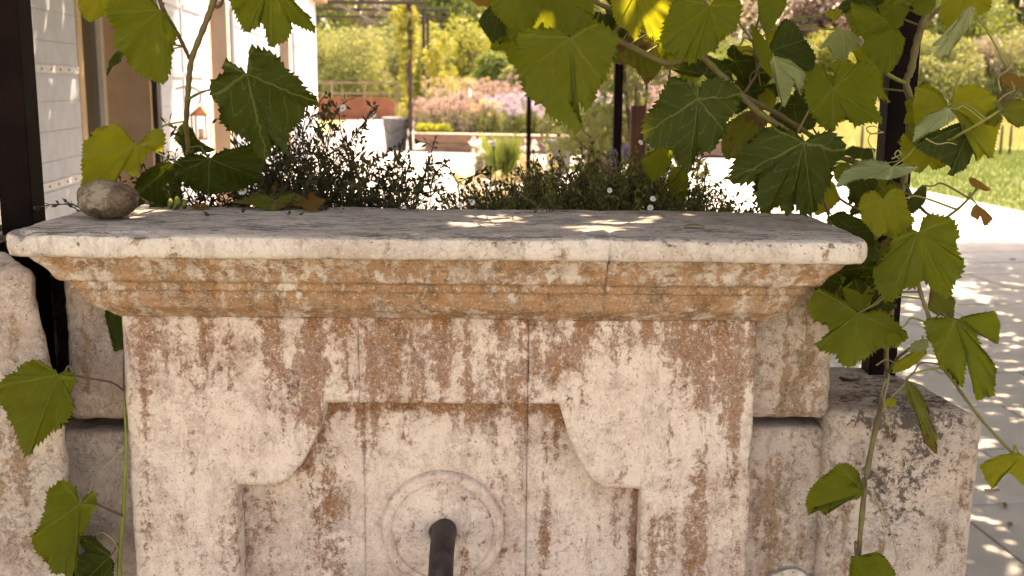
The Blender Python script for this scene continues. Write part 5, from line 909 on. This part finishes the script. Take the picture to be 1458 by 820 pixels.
def hump(x0, x1, Y0, Y1, prof_, fr_=(.72, 1.1)):      # stems as tall as the silhouette asks for at each column
    def f(rs):
        px = rs.uniform(x0, x1); Y = rs.uniform(Y0, Y1); x = (px - 729) / F * Y; top_ = np.interp(px, [a for a, _ in prof_], [b for _, b in prof_]); zt_ = P(px, top_, Y).z; return (x, Y, 1.10), (rs.normal(0, .3), rs.normal(0, .2), 1.0), max(3, (zt_ - 1.10) / .0148 * rs.uniform(*fr_))
    return f
random.seed(3)
b1 = fleabane((P(440, 300, 2.2).x, 2.2, 1.12), 'wiry dark fleabane bush left of centre, seen against the bright paving', hump(365, 585, 2.02, 2.4, [(360, 215), (400, 165), (445, 165), (500, 205), (530, 222), (560, 250), (590, 275)], (.75, 1.24)), 104, M_fl, .020, 5, nl=2.2)
b2 = fleabane((P(330, 300, 2.15).x, 2.15, 1.12), 'sparse fleabane stems behind the dark vine leaves at left', hump(235, 375, 2.05, 2.3, [(235, 230), (270, 185), (330, 190), (380, 150)]), 30, M_fl, .016, 6)
b3 = fleabane((P(860, 300, 2.2).x, 2.2, 1.12), 'dense low fleabane mat with small leaves right of centre', hump(690, 975, 2.02, 2.42, [(685, 285), (720, 262), (780, 248), (850, 232), (900, 236), (960, 240), (985, 265)], (.7, 1.14)), 620, M_fl2, .014, 7, nl=3)
b4 = fleabane((P(1010, 300, 2.2).x, 2.2, 1.12), 'thin open fleabane stems against bright paving at the right of the mat', hump(970, 1050, 2.05, 2.35, [(970, 262), (1000, 250), (1030, 262), (1052, 285)]), 26, M_fl, .017, 8)
b5 = fleabane((P(640, 300, 2.2).x, 2.2, 1.12), 'few low fleabane stems in the gap between the two bushes', hump(585, 690, 2.03, 2.3, [(585, 292), (600, 284), (640, 290), (690, 282)], (.8, 1.02)), 40, M_fl, .012, 9)
for (px, py, r, pr, Y) in ((488, 154, .0085, b1, 2.3), (531, 164, .008, b1, 2.35), (345, 271, .0085, b2, 2.0), (574, 297, .007, b5, 2.0), (926, 296, .006, b3, 2.0), (912, 203, .006, b3, 2.4), (655, 292, .006, b5, 2.05), (672, 288, .006, b5, 2.05), (702, 205, .007, b3, 2.4), (930, 283, .006, b3, 2.0), (868, 271, .005, b3, 2.0)):
    q = P(px, py, Y); daisy(q, (random.uniform(-.5, .5), -1, random.uniform(.1, .9)), r, pr); tube('flower_stalk', [Vector((0, .004, -.003)) + q - pr.location, q + Vector((.004, .02, -.05)) - pr.location, q + Vector((.01, .03, -.14)) - pr.location], .0006, M_fst, pr, 4)
# lilac heads
for (px, py, Y, n_) in ((874, 220, 2.35, 'tall lilac flower head in front of the slim black post'), (955, 244, 2.1, 'lilac flower head beside the hanging vine leaf'), (890, 213, 2.5, 'small lilac flower right of the slim black post')):
    q = P(px, py, Y); rt = empty('lilac_flower', (q.x, Y, 1.12), n_, 'flower', 'lilac flowers in the fleabane mat'); h = q.z - 1.12
    tube('stem', [(0, 0, 0), (.003, 0, h * .5), (0, 0, h)], .0012, M_fst, rt, 5); tag(quads('petals', cloud([(0, 0, h, .009, .009, .014), (.003, 0, h - .014, .007, .007, .008)], 90, .007), MFl['violet'] if px < 950 else MFl['lilac'], rt), kind='stuff')
# dark crumpled rosettes at the ledge's back edge
for px, n_ in ((600, 'left'), (648, 'right')):
    q = P(px, 303, 1.99); rt = empty('dry_rosette', (q.x, 1.99, 1.29), 'dark shrivelled plant at the ledge back edge, %s one of two in the gap' % n_, 'plant', 'shrivelled dark plants in the gap')
    tag(quads('foliage', cloud([(0, 0, .02, .02, .015, .012), (.014, 0, .016, .012, .012, .008)], 260, .011), foliage('dry_dark_leaf', (.04, .02, .015), (.07, .035, .02), (.05, .02, .01), .1), rt), kind='stuff')
# ------------------------------------------------------------------ things lying on the ledge
def onledge(px, py): return G(px, py, ztop + .002)
q = onledge(155, 311); rs = np.random.RandomState(2)
cb = empty('cobble', (q.x, q.y, q.z), 'rounded brown cobble with a pale broken patch on the left end of the ledge', 'stone'); bm = bmesh.new(); bmesh.ops.create_icosphere(bm, subdivisions=5, radius=1)
X = np.array([v.co[:] for v in bm.verts]); n1 = fbm(X + 4, 1.6, 4); n2 = fbm(X, 5, 4); n3 = fbm(X, 14, 3)
for v, a, b, c_ in zip(bm.verts, n1, n2, n3):
    k = 1 + .10 * a + .08 * b + .035 * c_
    if v.co.x < .25 and v.co.y < -.2 and v.co.z > -.15: k -= .06 + .09 * abs(b) + .03 * (c_ > 0)
    v.co = Vector((v.co.x * .050, v.co.y * .039, v.co.z * .031 + .0005)) * k + Vector((0, 0, .030))
me = bpy.data.meshes.new('pebble_body'); bm.to_mesh(me); bm.free(); me.polygons.foreach_set('use_smooth', [True] * len(me.polygons))
m = N('cobble_stone'); p = m.obj(); n_ = m.noise(p, 60, 6, .7, .6); f_ = m.noise(p, 240, 4, .7); c = m.mix(m.ramp(n_, .4, .62), (.07, .045, .028), (.16, .11, .068)); c = m.mix(m.ramp(f_, .55, .7), c, (.06, .04, .025))
sx = m.n('SeparateXYZ', {0: p}); msk = m.math('MULTIPLY', m.ramp(m.math('ADD', sx.outputs[0], m.math('MULTIPLY', m.math('SUBTRACT', n_, .5), .05)), .016, .008), m.math('MULTIPLY', m.ramp(m.math('ADD', sx.outputs[2], m.math('MULTIPLY', m.math('SUBTRACT', n_, .5), .04)), .016, .022), m.ramp(sx.outputs[1], -.006, -.010)))
c = m.mix(m.math('MULTIPLY', msk, .85), c, m.mix(m.ramp(n_, .48, .6), (.27, .21, .15), (.12, .085, .055))); me.materials.append(m.fin(c, .85, m.bump(m.math('ADD', n_, m.math('MULTIPLY', f_, .5)), .9, .003)))
link(bpy.data.objects.new('body', me), cb)
q = onledge(206, 296); mesh('pale_pebble', *(lambda: (lambda B: ([tuple(np.array(v.co) * [.009, .005, .0035] * (1 + .15 * math.sin(v.co.x * 5 + v.co.z * 7))) for v in B.verts], [tuple(v.index for v in f.verts) for f in B.faces]))((lambda b_: (bmesh.ops.create_icosphere(b_, subdivisions=2, radius=1), b_.verts.ensure_lookup_table(), b_.verts.index_update(), b_)[-1])(bmesh.new())))(), simple('pale_pebble_stone', (.55, .5, .44), (.45, .4, .34), 90), loc=q + Vector((0, 0, .003)))
tag(S.objects['pale_pebble'], 'tiny pale pebble just right of the big cobble', 'stone')
# dead leaves lying on the ledge
def flat_leaf(px, py, wpx, hpx, mat, label, seed, rot=0):
    O = (px, py); out = [(-.1, -.5), (-.5, -.9, -1), (-.65, -.3), (-1, .1), (-.55, .4), (-.35, .7), (.0, 1.0, 0), (.3, .6), (.6, .5), (1, .1, 1), (.6, -.3), (.5, -.85), (.1, -.5)]
    o_ = []
    for p_ in out: o_.append((px + (p_[0] * math.cos(rot) - p_[1] * math.sin(rot) * .9) * wpx, py + (p_[0] * math.sin(rot) * .6 + p_[1]) * hpx) + ((p_[2],) if len(p_) > 2 else ()))
    Yl = onledge(px, py + hpx * .8).y; o, _ = leaf(O, o_, Yl, mat, 0, -1.15, .05, seed, 'fallen_leaf', 6, .7); return tag(o, label, 'leaf', 'fallen leaves on the ledge')
flat_leaf(390, 286, 58, 13, 'b', 'fallen green leaf lying flat at the back of the ledge', 60)
flat_leaf(392, 272, 24, 13, 'r', 'reddish brown shrivelled leaf above the flat green one', 61, .6)
flat_leaf(440, 287, 24, 14, 'r', 'red brown crumpled leaf beside the foot of the wiry bush', 62, -.4)
flat_leaf(285, 294, 14, 5, 'r', 'small brown dead leaf right of the tiny seedling', 64)
q = onledge(988, 324); rt = empty('curled_dry_leaf', q, 'small curled dry brown leaf on the right half of the ledge', 'leaf'); V = [((i - 4) * .0042, .007 * math.sin(j * .8 - 1.2), .0015 + .005 * math.cos(j * .8 - 1.2) * math.sin(math.pi * (i + .6) / 9.2)) for i in range(9) for j in range(4)]
mesh('blade', V, [(i * 4 + j, i * 4 + j + 1, i * 4 + 5 + j, i * 4 + 4 + j) for i in range(8) for j in range(3)], simple('dry_leaf', (.10, .06, .035), (.2, .12, .07), 90), rt)
q = onledge(254, 297); rt = empty('seedling', q, 'tiny seedling with rounded green leaves at the back of the ledge', 'plant')
M_sd = simple('seedling_leaf', (.10, .14, .02), (.16, .17, .03), 60)
for k, (dx, dz, s_) in enumerate(((-.012, .010, .009), (0, .012, .011), (.012, .009, .009), (-.004, .005, .007))):
    pts = [(math.cos(t) * s_ * .6 + dx, -.004 - .002 * math.sin(t * 2), dz + math.sin(t) * s_) for t in np.linspace(0, 6.28, 15)[:-1]]; mesh('leaf', [(dx, -.008, dz)] + pts + [(dx, .0, dz)] , [(0, 1 + i, 1 + (i + 1) % 14) for i in range(14)] + [(15, 1 + (i + 1) % 14, 1 + i) for i in range(14)], M_sd, rt)
tube('stem', [(0, 0, -.002), (0, -.003, .012)], .001, M_shoot, rt, 5)
# leaf litter on the paving at right
for k, (px, py, n_) in enumerate(((1412, 640 + 60, 'uppermost of the litter below the bright leaf'), (1437, 750, 'dark curled leaf on the lowest visible slabs'), (1380, 322, 'tiny dark leaf near the lawn edge'), (1442, 370, 'dark speck of leaf midway across the paving'), (1430, 722, 'second dark leaf on the near slabs'))):
    q = G(px, py); s_ = .03; V = [((i - 2) * s_ * .5, (j - 1) * s_ * .35 * math.sin(math.pi * (i + .5) / 5), .004 + .006 * abs(j - 1)) for i in range(5) for j in range(3)]
    o = mesh('dry_litter_leaf', V, [(i * 3 + j, i * 3 + j + 1, i * 3 + 4 + j, i * 3 + 3 + j) for i in range(4) for j in range(2)], bpy.data.materials['dry_leaf'], loc=q); o.rotation_euler.z = k * 1.1; tag(o, 'dry leaf on the paving, ' + n_, 'leaf', 'dry leaves scattered on the paving')
